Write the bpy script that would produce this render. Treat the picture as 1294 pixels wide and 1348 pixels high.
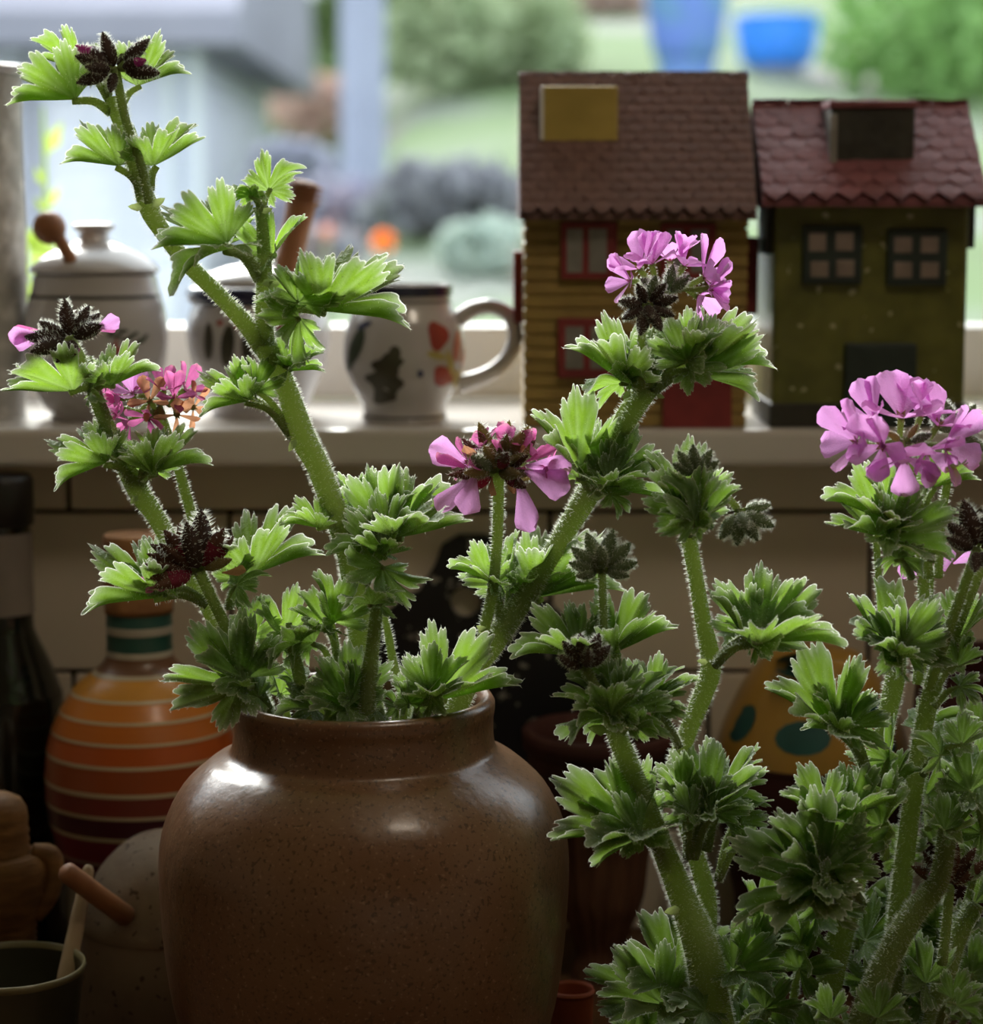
import bpy, bmesh, math, random
from mathutils import Vector, Matrix, Euler, noise as mnoise
R = math.radians
SC = bpy.context.scene
for o in list(bpy.data.objects): bpy.data.objects.remove(o)
COL = SC.collection

# ------------------------------------------------------------------ camera
W, H, F = 1294.0, 1348.0, 3000.0
HC = 0.470                                   # eye height above the worktop
PITCH = math.atan((674 - 285) / F)
cam = bpy.data.cameras.new('camera'); cob = bpy.data.objects.new('camera', cam); COL.objects.link(cob)
cob.location = (0, 0, HC); cob.rotation_euler = (math.pi/2 - PITCH, 0, 0)
cam.sensor_fit = 'HORIZONTAL'; cam.sensor_width = 36.0; cam.lens = F / W * 36.0
cam.clip_start = 0.02; cam.clip_end = 200
cam.dof.use_dof = True; cam.dof.focus_distance = 1.10; cam.dof.aperture_fstop = 6.3
SC.camera = cob
# ------------------------------------------------------------------ sky, exposure
wd = bpy.data.worlds.new('overcast_sky'); SC.world = wd; wd.use_nodes = True
bg = wd.node_tree.nodes['Background']; bg.inputs[0].default_value = (0.86, 0.93, 1.0, 1); bg.inputs[1].default_value = 2.4
SC.view_settings.view_transform = 'Standard'; SC.view_settings.look = 'None'
SC.view_settings.exposure = 0.32; SC.view_settings.gamma = 1.0; SC.view_settings.use_curve_mapping = False
FILL_STRENGTH = 14.5  # emission of the added ceiling fill globe
sun = bpy.data.lights.new('hazy_sun', 'SUN'); sun.energy = 6.5; sun.angle = R(35); sun.color = (1.0, .97, .92)   # sun behind thin cloud, beyond the window
sno = bpy.data.objects.new('hazy_sun', sun); COL.objects.link(sno)
sno.rotation_euler = Vector((-.28, .86, .60)).to_track_quat('Z', 'Y').to_euler()
SC.cycles.use_denoising = True
SC.cycles.max_bounces = 10; SC.cycles.diffuse_bounces = 5; SC.cycles.transparent_max_bounces = 24
SC.cycles.sample_clamp_indirect = 6.0

UP = Vector((0, math.sin(PITCH), math.cos(PITCH))); FW = Vector((0, math.cos(PITCH), -math.sin(PITCH))); RT = Vector((1, 0, 0))
def P(u, v, Y):
    d = FW + RT * ((u - W/2) / F) + UP * ((H/2 - v) / F)
    return Vector((0, 0, HC)) + d * (Y / d.y)
def S(p): return (p - Vector((0, 0, HC))).dot(FW) / F      # metres per pixel at a point
def dirv(phi, beta=0):                                     # image angle (deg, ccw from right), beta towards the viewer
    a, b = R(phi), R(beta)
    return (RT*math.cos(a) + UP*math.sin(a)) * math.cos(b) - FW * math.sin(b)

# ------------------------------------------------------------------ helpers
def lin(c):
    if isinstance(c, str):
        c = [int(c[i:i+2], 16)/255 for i in (0, 2, 4)]
        c = [x/12.92 if x <= .04045 else ((x+.055)/1.055)**2.4 for x in c]
    return (c[0], c[1], c[2], 1)
def mat(name, c1, c2=None, scale=20, rough=.6, bump=0, bscale=None, spec=.4, metal=0, detail=4, stretch=(1,1,1), coat=0, lo=.35, hi=.65, objvar=0):
    m = bpy.data.materials.new(name); m.use_nodes = True
    nt = m.node_tree; N = nt.nodes; L = nt.links; b = N['Principled BSDF']
    b.inputs['Roughness'].default_value = rough; b.inputs['Metallic'].default_value = metal
    b.inputs['Specular IOR Level'].default_value = spec; b.inputs['Coat Weight'].default_value = coat; b.inputs['Coat Roughness'].default_value = .2
    b.inputs['Base Color'].default_value = lin(c1)
    tc = N.new('ShaderNodeTexCoord'); mp = N.new('ShaderNodeMapping'); mp.inputs['Scale'].default_value = stretch
    L.new(tc.outputs['Object'], mp.inputs['Vector'])
    if c2 is not None:
        n = N.new('ShaderNodeTexNoise'); n.inputs['Scale'].default_value = scale; n.inputs['Detail'].default_value = detail
        L.new(mp.outputs[0], n.inputs['Vector'])
        r = N.new('ShaderNodeValToRGB'); r.color_ramp.elements[0].position = lo; r.color_ramp.elements[1].position = hi
        r.color_ramp.elements[0].color = lin(c1); r.color_ramp.elements[1].color = lin(c2)
        L.new(n.outputs['Fac'], r.inputs[0]); out = r.outputs[0]
        if objvar:
            oi = N.new('ShaderNodeObjectInfo'); hs = N.new('ShaderNodeHueSaturation'); ma = N.new('ShaderNodeMapRange')
            ma.inputs[3].default_value = 1-objvar; ma.inputs[4].default_value = 1+objvar
            L.new(oi.outputs['Random'], ma.inputs[0]); L.new(ma.outputs[0], hs.inputs['Value']); L.new(out, hs.inputs['Color']); out = hs.outputs[0]
        L.new(out, b.inputs['Base Color'])
    if bump:
        n2 = N.new('ShaderNodeTexNoise'); n2.inputs['Scale'].default_value = bscale or scale; n2.inputs['Detail'].default_value = 5
        L.new(mp.outputs[0], n2.inputs['Vector'])
        bp = N.new('ShaderNodeBump'); bp.inputs['Strength'].default_value = bump; bp.inputs['Distance'].default_value = .004
        L.new(n2.outputs['Fac'], bp.inputs['Height']); L.new(bp.outputs[0], b.inputs['Normal'])
    return m
def mesh(name, verts, faces, mats=None, midx=None, smooth=True):
    me = bpy.data.meshes.new(name); me.from_pydata([tuple(v) for v in verts], [], faces)
    for m in (mats if isinstance(mats, (list, tuple)) else [mats]):
        if m: me.materials.append(m)
    if midx: me.polygons.foreach_set('material_index', midx)
    me.polygons.foreach_set('use_smooth', [smooth]*len(me.polygons)); me.update()
    return me
def link(name, me, parent=None, M=None):
    o = bpy.data.objects.new(name, me); COL.objects.link(o)
    if parent is not None:
        o.parent = parent
        o.matrix_parent_inverse = WM[parent.name].inverted()
    if M is None: M = Matrix.Identity(4)
    o.matrix_basis = M; WM[o.name] = M
    return o
WM = {}
def thing(name, label, cat, loc, group=None):
    o = link(name, None, None, Matrix.Translation(loc)); tag(o, label, cat, group); return o
def tag(o, label=None, cat=None, group=None, kind=None):
    if label: o['label'] = label
    if cat: o['category'] = cat
    if group: o['group'] = group
    if kind: o['kind'] = kind
    return o
def bxmesh(name, x0, x1, y0, y1, z0, z1, m, bev=0.0, seg=2):
    bm = bmesh.new(); bmesh.ops.create_cube(bm, size=1)
    for v in bm.verts: v.co = Vector(((x0+x1)/2 + v.co.x*(x1-x0), (y0+y1)/2 + v.co.y*(y1-y0), (z0+z1)/2 + v.co.z*(z1-z0)))
    if bev: bmesh.ops.bevel(bm, geom=bm.edges[:], offset=bev, segments=seg, affect='EDGES', profile=.6)
    me = bpy.data.meshes.new(name); bm.to_mesh(me); bm.free()
    if m: me.materials.append(m)
    return me
def box(name, x0, x1, y0, y1, z0, z1, m, parent=None, bev=0.0, M=None):
    return link(name, bxmesh(name, x0, x1, y0, y1, z0, z1, m, bev), parent, M)
def boxes_mesh(name, lst, m):
    vs, fs = [], []
    for (x0,x1,y0,y1,z0,z1) in lst:
        k = len(vs); vs += [(x,y,z) for z in (z0,z1) for y in (y0,y1) for x in (x0,x1)]
        fs += [tuple(k+i for i in f) for f in ((0,2,3,1),(4,5,7,6),(0,1,5,4),(2,6,7,3),(0,4,6,2),(1,3,7,5))]
    return mesh(name, vs, fs, m, smooth=False)
def lathe_data(prof, seg=48, cx=0, cy=0):
    vs, fs = [], []
    for (r, z) in prof:
        for i in range(seg):
            a = 2*math.pi*i/seg; vs.append((cx + r*math.cos(a), cy + r*math.sin(a), z))
    for k in range(len(prof)-1):
        for i in range(seg):
            j = (i+1) % seg; fs.append((k*seg+i, k*seg+j, (k+1)*seg+j, (k+1)*seg+i))
    return vs, fs
def lathe(name, prof, m, parent=None, seg=48, cx=0, cy=0, bandmats=None, bands=None):
    vs, fs = lathe_data(prof, seg, cx, cy)
    mi = None
    if bands: mi = [bands[k] for k in range(len(prof)-1) for _ in range(seg)]
    return link(name, mesh(name, vs, fs, bandmats or m, mi), parent)
def smooth_prof(pts, n=6):
    out = []
    for i in range(len(pts)-1):
        p0 = pts[max(i-1,0)]; p1 = pts[i]; p2 = pts[i+1]; p3 = pts[min(i+2,len(pts)-1)]
        for k in range(n):
            t = k/n
            out.append(tuple(.5*((2*p1[j]) + (-p0[j]+p2[j])*t + (2*p0[j]-5*p1[j]+4*p2[j]-p3[j])*t*t + (-p0[j]+3*p1[j]-3*p2[j]+p3[j])*t**3) for j in range(len(p1))))
    out.append(tuple(pts[-1])); return out
def ip(cu, Y, pts):                          # image half-width / row -> lathe radius / height
    res = []
    for hw, v in pts:
        p = P(cu, v, Y); res.append((hw*S(p), p.z))
    return res
def tube(pts, rads, seg=10, cap=True):
    vs, fs = [], []; n = len(pts); prev = None
    for i in range(n):
        t = (pts[min(i+1,n-1)] - pts[max(i-1,0)]).normalized()
        a = prev if prev is not None else (Vector((0,1,0)) if abs(t.y) < .9 else Vector((1,0,0)))
        a = (a - t*a.dot(t)).normalized(); b = t.cross(a); prev = a
        for k in range(seg):
            w = 2*math.pi*k/seg; vs.append(pts[i] + (a*math.cos(w) + b*math.sin(w))*rads[i])
    for i in range(n-1):
        for k in range(seg):
            j = (k+1) % seg; fs.append((i*seg+k, i*seg+j, (i+1)*seg+j, (i+1)*seg+k))
    if cap:
        fs.append(tuple(range(seg-1,-1,-1))); fs.append(tuple((n-1)*seg+k for k in range(seg)))
    return vs, fs
def curve(pts, rads, n=5):
    d = smooth_prof([(p.x,p.y,p.z,r) for p, r in zip(pts, rads)], n)
    return [Vector(q[:3]) for q in d], [max(q[3],1e-4) for q in d]
class MB:
    def __init__(s): s.v=[]; s.f=[]; s.m=[]
    def add(s, vf, mi=0):
        k=len(s.v); s.v+=vf[0]; s.f+=[tuple(i+k for i in f) for f in vf[1]]; s.m+=[mi]*len(vf[1])
    def me(s, name, mats, smooth=True): return mesh(name, s.v, s.f, mats, s.m, smooth)

# ------------------------------------------------------------------ materials
M_wall = mat('plaster', 'c9bda8', 'bdb09a', 3, .85, .1, 60)
M_floor = mat('floor_boards', '8a6a4a', '735538', 4, .5, stretch=(1,8,1))
M_ceil = mat('ceiling_paint', 'd8d2c6', 'd0cabd', 3, .9)
M_tile = mat('glazed_tile', 'ddd0bd', 'd0c2ae', 5, .28, .05, 40, spec=.5, objvar=.04)
M_grout = mat('grout', '3a322a', '2c2620', 60, .95)
M_white = mat('white_paint', 'dedad6', 'd2cec9', 6, .4, .03, 90)
M_sillm = mat('sill_paint', 'd2ccc6', 'c6bfb8', 5, .22, .02, 80, spec=.6)
M_top = mat('worktop_wood', '5f4128', '48301d', 6, .45, .1, 30, stretch=(1,8,1))
M_cab = mat('cabinet_paint', '9a9484', '8e8878', 4, .5)
M_lawn = mat('lawn', '6f9a45', 'a3b06a', 1.1, .95, detail=6)
M_metal = mat('dark_metal', '55504a', '484440', 20, .4, metal=.8)

# ------------------------------------------------------------------ room
SILL_Z = P(647, 565, 1.41).z
WY, WIN_Y = 1.47, 1.649
RAIL_Z = P(647, 430, WIN_Y).z
WX, WTOP, XL, XR, YB, ZF, ZC = 1.05, 1.48, -1.9, 1.9, -2.3, -0.9, 1.6
box('floor', XL-.1, XR+.1, YB-.1, WY+.35, ZF-.1, ZF, M_floor)['kind'] = 'structure'
box('ceiling', XL-.1, XR+.1, YB-.1, WY+.35, ZC, ZC+.1, M_ceil)['kind'] = 'structure'
box('wall_left', XL-.1, XL, YB-.1, WY+.35, ZF, ZC, M_wall)['kind'] = 'structure'
box('wall_right', XR, XR+.1, YB-.1, WY+.35, ZF, ZC, M_wall)['kind'] = 'structure'
box('wall_front', XL, XR, YB-.1, YB, ZF, ZC, M_wall)['kind'] = 'structure'
wb = link('wall_back', boxes_mesh('wall_back', [
    (XL, XR, WY+.003, 1.80, ZF, SILL_Z-.024), (XL, -WX, WY+.003, 1.80, SILL_Z-.024, ZC), (WX, XR, WY+.003, 1.80, SILL_Z-.024, ZC),
    (-WX, WX, WY+.003, 1.80, WTOP, ZC)], M_wall)); wb['kind'] = 'structure'
# grout bed and single tiles of the splashback
zj1, zj2 = P(647, 672, WY).z, P(647, 882, WY).z
th = zj1 - zj2; tw = .208
link('grout_bed', boxes_mesh('grout_bed', [(XL, XR, WY+.0005, WY+.004, 0, SILL_Z-.0235)], M_grout), wb)
x90 = P(92, 650, WY).x
rows = [(zj1, SILL_Z-.0235, x90), (zj2, zj1, x90+tw/2), (zj2-th, zj2, x90), (0.0, zj2-th, x90+tw/2)]
for z0, z1, xo in rows:
    h = z1 - z0 - .0028
    if h < .004: continue
    tm = bxmesh('tile', 0, tw-.0030, -.008, 0, 0, h, M_tile, .0012, 1)
    k0 = math.ceil((XL - xo)/tw)
    for k in range(k0, int((XR - xo)/tw)):
        link('tile', tm, wb, Matrix.Translation((xo + k*tw + .0015, WY+.0015, z0 + .0014)))
# window
win = link('window_1', None, None, Matrix.Translation((0, WIN_Y, SILL_Z))); tag(win, 'white framed kitchen window above a deep sill', kind='structure')
box('window_sill', -WX-.08, WX+.08, 1.41, 1.652, SILL_Z-.0235, SILL_Z, M_sillm, win, .004)
box('bottom_rail', -WX, WX, WIN_Y, 1.72, SILL_Z, RAIL_Z, M_white, win, .004)
box('top_rail', -WX, WX, WIN_Y, 1.72, WTOP-.06, WTOP, M_white, win, .004)
box('frame_stile', -WX, -WX+.06, WIN_Y, 1.72, RAIL_Z, WTOP-.06, M_white, win, .004)
box('frame_stile', WX-.06, WX, WIN_Y, 1.72, RAIL_Z, WTOP-.06, M_white, win, .004)
gm = bpy.data.materials.new('window_glass'); gm.use_nodes = True
nt = gm.node_tree; nt.nodes.clear(); o_ = nt.nodes.new('ShaderNodeOutputMaterial'); mx = nt.nodes.new('ShaderNodeMixShader')
tr = nt.nodes.new('ShaderNodeBsdfTransparent'); gl = nt.nodes.new('ShaderNodeBsdfGlossy'); gl.inputs['Roughness'].default_value = .01
tr.inputs[0].default_value = (.97, .985, .98, 1); mx.inputs[0].default_value = .05
nt.links.new(tr.outputs[0], mx.inputs[1]); nt.links.new(gl.outputs[0], mx.inputs[2]); nt.links.new(mx.outputs[0], o_.inputs[0])
box('pane', -WX+.06, WX-.06, 1.684, 1.688, RAIL_Z-.005, WTOP-.055, gm, win)
pl = bpy.data.lights.new('sky_portal', 'AREA'); pl.shape = 'RECTANGLE'; pl.size = 2*WX; pl.size_y = WTOP - RAIL_Z; pl.cycles.is_portal = True
po = bpy.data.objects.new('sky_portal', pl); COL.objects.link(po); po.location = (0, 1.79, (WTOP+RAIL_Z)/2); po.rotation_euler = (-math.pi/2, 0, 0)
# worktop and cabinet
tag(box('worktop', -1.6, 1.6, .80, WY+.0005, -.04, 0, M_top, None, .004), 'dark wooden kitchen worktop in front of the tiled splashback', 'worktop')
cb = thing('base_cabinet', 'painted kitchen base cabinet under the dark wooden worktop', 'cabinet', (0, 1.15, ZF))
box('body', -1.58, 1.58, .86, WY, ZF, -.04, M_cab, cb)
for k in range(4):
    d = box('door', -1.57+k*.79, -1.57+k*.79+.77, .84, .86, ZF+.1, -.06, M_cab, cb, .003)
    box('handle', -1.57+k*.79+.66, -1.57+k*.79+.70, .825, .84, -.25, -.12, M_metal, d, .003)
# unseen ceiling globe, added as fill light for the room
lm = bpy.data.materials.new('fill_glow'); lm.use_nodes = True
b_ = lm.node_tree.nodes['Principled BSDF']; b_.inputs['Base Color'].default_value = (1,.9,.75,1)
b_.inputs['Emission Color'].default_value = (1,.86,.70,1); b_.inputs['Emission Strength'].default_value = FILL_STRENGTH
LX, LY = .42, .55
cl = thing('ceiling_fill', 'added fill light out of view, shaped as a round opal globe with a dark metal rose', 'lamp', (LX, LY, ZC))
lathe('rose', [(0.001,ZC),(.07,ZC),(.07,ZC-.02),(.02,ZC-.03)], M_metal, cl, 32, LX, LY)
lathe('globe', [(.02,ZC-.028)]+[(.11*math.sin(R(a)), ZC-.13+.11*math.cos(R(a))) for a in range(12,180,12)]+[(.001,ZC-.24)], lm, cl, 32, LX, LY)

# ------------------------------------------------------------------ garden
random.seed(5)
M_sid = mat('pale_siding', (.80,.82,.97), (.74,.76,.90), 2, .7)
M_trim = mat('corner_trim', 'e4eaf2', 'dbe1ea', 2, .6)
M_soff = mat('grey_eaves', '8a8a98', '7c7c8a', 2, .8)
def terr(x, y):
    base = HC - .24 + .18*(y-5); low = HC - 1.0
    t = min(max((x + 1.7) / 1.6, 0), 1); t = t*t*(3-2*t)
    if y < 4.0: base = min(base, HC-.42)
    return low + (base-low)*t + .06*mnoise.noise((x*.8, y*.5, 0))
nx, ny = 90, 110; vs = []; fs = []
for j in range(ny+1):
    for i in range(nx+1):
        y = 1.82 + 38*(j/ny)**1.6; x = -14 + 28*i/nx; vs.append((x, y, terr(x, y)))
for j in range(ny):
    for i in range(nx): k = j*(nx+1)+i; fs.append((k, k+1, k+nx+2, k+nx+1))
gd = link('garden_ground', mesh('garden_ground', vs, fs, M_lawn)); tag(gd, 'sloping garden lawn seen through the window', kind='structure')
n = M_lawn.node_tree; ra = [q for q in n.nodes if q.type == 'VALTORGB'][0].color_ramp
ra.elements[0].position = .30; ra.elements[0].color = lin((.10,.14,.06)); ra.elements[1].position = .75; ra.elements[1].color = lin((.26,.22,.21))
for ps, c in ((.42, (.11,.17,.065)), (.52, (.14,.19,.10)), (.62, (.18,.20,.17))): e = ra.elements.new(ps); e.color = lin(c)
# neighbouring clapboard house
BY = 9.0
hx1 = P(262, 300, BY).x; hx0 = -7.0
nb = thing('clapboard_house', 'pale blue clapboard house with grey eaves across the garden', 'house', (hx1-2, BY, HC-1.05))
zb = HC - 1.2; ez = P(200, 70, BY).z
box('wall', hx0, hx1-.01, BY+.02, BY+3, zb, ez, M_sid, nb)
bh = 27.3*S(P(150,250,BY))
nb_n = int((ez-zb)/bh)
sm = mesh('siding_board', [(hx0,BY+.02,0),(hx1-.12,BY+.02,0),(hx1-.12,BY-.012,0),(hx0,BY-.012,0),(hx0,BY+.02,bh),(hx1-.12,BY+.02,bh),(hx1-.12,BY+.01,bh),(hx0,BY+.01,bh)],
          [(0,1,2,3),(3,2,6,7),(4,7,6,5),(0,4,5,1),(1,5,6,2),(0,3,7,4)], M_sid, smooth=False)
for k in range(nb_n): link('siding_board', sm, nb, Matrix.Translation((0,0,zb+k*bh)))
# receding side
def sb(y0, x0, y1, x1, z): return [(x0,y0,z),(x1,y1,z),(x1+.015,y1,z),(x0+.02,y0,z),(x0-.01,y0,z+bh),(x1-.01,y1,z+bh),(x1,y1,z+bh),(x0,y0,z+bh)]
sx1 = P(345, 300, BY+3).x
sm2 = mesh('siding_board', sb(BY, hx1, BY+3, sx1, 0), [(0,1,2,3),(3,2,6,7),(4,7,6,5),(0,4,5,1),(1,5,6,2),(0,3,7,4)], M_sid, smooth=False)
for k in range(nb_n): link('siding_board', sm2, nb, Matrix.Translation((0,0,zb+k*bh)))
for xx in (hx1-.13, hx1-.03): box('corner_board', xx, xx+.05, BY-.03, BY+.03, zb, ez, M_trim, nb)
dp = P(44, 250, BY); box('drainpipe', dp.x-.012, dp.x+.012, BY-.06, BY-.03, zb, ez, M_soff, nb)
box('eaves', hx0, hx1+.22, BY-.5, BY+3.2, ez, ez+.12, M_soff, nb)
link('roof', mesh('roof', [(hx0,BY-.5,ez+.12),(hx1+.22,BY-.5,ez+.12),(hx1+.22,BY+2,ez+1.6),(hx0,BY+2,ez+1.6),(hx0,BY+3.2,ez+.12),(hx1+.22,BY+3.2,ez+.12)],
     [(0,1,2,3),(3,2,5,4),(1,5,2),(0,3,4)], M_soff, smooth=False), nb)
# garden post
M_post = mat('grey_post', '9aa0b6', '8a90a6', 3, .8)
pp = P(478, 200, 7.0)
pt = thing('garden_post', 'square blue grey timber post standing in the garden', 'post', (pp.x, 7.0, terr(pp.x,7.0)))
MT = Matrix.Translation((pp.x, 7.0, 0)) @ Matrix.Rotation(R(40),4,'Z')
box('shaft', -.05,.05,-.05,.05, terr(pp.x,7)-.1, HC+1.6, M_post, pt, .006, MT)
box('cap', -.085,.085,-.085,.085, HC+1.6, HC+1.65, M_post, pt, .006, MT)
# leafy shrubs
def leafm(name, c1, c2):
    m = mat(name, c1, c2, 9, .7, objvar=.1); nt = m.node_tree; b = nt.nodes['Principled BSDF']; out = nt.nodes['Material Output']
    t = nt.nodes.new('ShaderNodeBsdfTranslucent'); t.inputs[0].default_value = lin(c2); mx = nt.nodes.new('ShaderNodeMixShader'); mx.inputs[0].default_value = .35
    nt.links.new(b.outputs[0], mx.inputs[1]); nt.links.new(t.outputs[0], mx.inputs[2]); nt.links.new(mx.outputs[0], out.inputs[0]); return m
def foliage(n, rx, ry, rz, s, seed):
    rnd = random.Random(seed); v=[]; f=[]
    for _ in range(n):
        while True:
            p = Vector((rnd.uniform(-1,1), rnd.uniform(-1,1), rnd.uniform(0,1)))
            q = Vector((p.x, p.y, p.z*2-1))
            if .35 < q.length < 1+.15*math.sin(7*p.x+5*p.y): break
        c = Vector((p.x*rx, p.y*ry, p.z*rz)); e = Euler((rnd.uniform(0,6),rnd.uniform(0,6),rnd.uniform(0,6))).to_matrix(); l = s*rnd.uniform(.6,1.2); k=len(v)
        v += [c+e@Vector(q_)*l for q_ in ((0,-1,0),(.45,0,.12),(0,1,0),(-.45,0,.12))]; f += [(k,k+1,k+2),(k,k+2,k+3)]
    return v, f
M_bark = mat('bark', '6a5848', '544638', 20, .9)
shr = [(590,262,6.2,(.20,.21,.24),(.30,.31,.35),'slate blue leafed low shrub on the garden slope',.20,.15),
       (640,130,9.5,(.29,.38,.21),(.42,.50,.31),'rounded bright green shrub behind the timber post',.42,.5),
       (425,140,13.5,(.48,.30,.27),(.60,.44,.36),'pink leafed shrub between the house and the post',.30,.34),
       (455,285,6.6,(.26,.27,.42),(.42,.40,.48),'lavender shrub at the foot of the timber post',.22,.16),
       (745,70,12.5,(.42,.30,.26),(.54,.42,.36),'dusty pink shrub behind the brown roofed house ornament',.5,.25),
       (1245,130,9.,(.15,.30,.08),(.24,.42,.14),'bright green shrub behind the maroon roofed house ornament',.45,.55),
       (610,10,15.5,(.25,.33,.17),(.36,.44,.26),'pale olive shrub high on the garden slope',.9,.8),
       (385,255,7.4,(.24,.25,.34),(.36,.37,.46),'grey leafed shrub beside the clapboard house',.13,.30),
       (655,330,5.6,(.36,.46,.42),(.52,.60,.54),'pale silvery green shrub behind the handled mug',.14,.13),
       (420,325,5.8,(.54,.34,.26),(.34,.38,.46),'salmon and grey bedding plant behind the wooden dipper',.1,.08)]
for i,(u,v,Y,c1,c2,lab,rx,rz) in enumerate(shr):
    p = P(u,v,Y); g = terr(p.x,Y); s = thing('garden_shrub', lab, 'shrub', (p.x,Y,g))
    zc = max(p.z - rz/2, g-.05)
    vv, ff = foliage(900, rx, rx*.8, rz, .07 if Y>6.1 else .04, i); link('foliage', mesh('foliage', vv, ff, leafm('shrub_leaf_%d'%i, c1, c2)), s, Matrix.Translation((p.x,Y,zc)))
    a, b = tube([Vector((p.x,Y,g-.05)), Vector((p.x,Y,zc+rz*.6))], [.018,.01], 6); link('stem', mesh('stem', a, b, M_bark), s)
M_hedge = leafm('hedge_leaf', (.16,.25,.10), (.28,.37,.18))
for i,(x,Y,rx,rz) in enumerate(((-9,24,2.8,6.5),(-2.8,27,2.8,6.5),(3.2,24,2.8,3.0),(9.4,27,2.8,3.6))):
    g = terr(x,Y); s = thing('hedge_tree', 'green bushy tree at the top of the garden', 'tree', (x,Y,g), 'trees along the top of the garden')
    vv, ff = foliage(2500, rx, 1.6, rz, .28, 40+i); link('foliage', mesh('foliage', vv, ff, M_hedge), s, Matrix.Translation((x,Y,g-.1)))
    a, b = tube([Vector((x,Y,g-.1)), Vector((x,Y,g+rz*.6))], [.16,.08], 8); link('trunk', mesh('trunk', a, b, M_bark), s)
# blue basin, blue pot, blooms on stalks
M_bblue = mat('bright_blue_plastic', '3f8fff', '378af5', 3, .35)
M_blue2 = mat('blue_glaze', '5f78c8', '5a86a8', 6, .4)
p = P(1022,88,9.5); g = terr(p.x,9.5)
bs = thing('blue_basin', 'bright blue round plastic basin on the garden slope', 'basin', (p.x,9.5,g)); s_ = S(p)
z0 = p.z
lathe('bowl', smooth_prof([(.001,z0),(40*s_,z0),(52*s_,z0+25*s_),(57*s_,p.z+62*s_),(60*s_,p.z+64*s_),(56*s_,p.z+62*s_),(44*s_,z0+.06),(.001,z0+.05)],3), M_bblue, bs, 32, p.x, 9.5)
lathe('stand', [(30*s_,g-.1),(34*s_,z0+.01)], M_post, bs, 24, p.x, 9.5)
p = P(903,82,9.); g = terr(p.x,9.); s_ = S(p)
bp_ = thing('blue_planter', 'blue glazed planter with a pink bloom on the garden slope', 'planter', (p.x,9,g)); z0=p.z
lathe('pot', smooth_prof([(.001,z0),(38*s_,z0),(50*s_,p.z+50*s_),(55*s_,p.z+92*s_),(50*s_,p.z+92*s_),(.001,p.z+80*s_)],3), M_blue2, bp_, 32, p.x, 9.)
lathe('plinth', [(34*s_,g-.1),(38*s_,z0+.01)], M_blue2, bp_, 24, p.x, 9.)
def bloom_ball(name, lab, u, v, Y, rpx, cm, parent=None):
    q = P(u,v,Y); r = rpx*S(q); g = terr(q.x,Y)
    t = parent or thing(name, lab, 'flower', (q.x,Y,g))
    vv=[];ff=[]; rnd=random.Random(int(u))
    for i in range(60):
        d = Vector((rnd.gauss(0,1),rnd.gauss(0,1),rnd.gauss(0,1)+.2)).normalized(); a = d.orthogonal().normalized(); b=d.cross(a); k=len(vv); c = q+d*r*.45
        vv += [c-d*r*.4, c+a*r*.38+d*r*.25, c+d*r*.5, c-a*r*.38+d*r*.25]; ff += [(k,k+1,k+2,k+3)]
    link('bloom', mesh('bloom', vv, ff, cm), t)
    a, b = tube([Vector((q.x,Y,g-.03)), q], [.006,.005], 6); link('stalk', mesh('stalk', a, b, M_hedge), t)
bloom_ball('', '', 905, 8, 8.98, 20, leafm('pink_bloom','d060b0','e58ac8'), bp_)
bloom_ball('orange_flower', 'round orange flower on a stalk in the garden', 505, 318, 5.0, 17, leafm('orange_bloom','ff9a3a','ffb060'))
bloom_ball('red_flower', 'round rosy red flower on a stalk in the garden', 1172, 22, 9.5, 18, leafm('red_bloom','e8455a','f0647a'))
bloom_ball('peach_flower', 'small peach flower on a stalk beside the orange one', 430, 305, 5.2, 10, leafm('peach_bloom','e8a890','f0bca8'))
# yellow green weed just outside the glass
wp = P(60, 440, 2.1); M_weed = leafm('weed_leaf','a8c850','c8e070')
wt = thing('lance_leaved_weed', 'yellow green weed with lance leaves just outside the window', 'weed', (wp.x, 2.1, terr(wp.x,2.1)))
a, b = tube([Vector((wp.x,2.1,terr(wp.x,2.1))), wp, P(62,300,2.1), P(58,180,2.1), P(56,140,2.1)], [.004,.003,.0025,.002,.001], 6); link('stem', mesh('stem', a, b, M_weed), wt)
rnd = random.Random(3)
for (u,v,du,dv) in [(60,205,22,-45),(60,245,-14,-25),(62,275,18,-32),(62,280,-16,-20)]+[(rnd.uniform(25,70),rnd.uniform(330,440),rnd.uniform(-25,25),-rnd.uniform(20,45)) for _ in range(18)]:
    q=P(u,v,2.1+rnd.uniform(-.03,.03)); t=(P(u+du,v+dv,2.1)-P(u,v,2.1)); w=Vector((t.z,.3*t.length,-t.x)).normalized()*t.length*.22
    link('leaf', mesh('leaf', [q,q+t*.45+w,q+t,q+t*.45-w], [(0,1,2),(0,2,3)], M_weed), wt)

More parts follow.
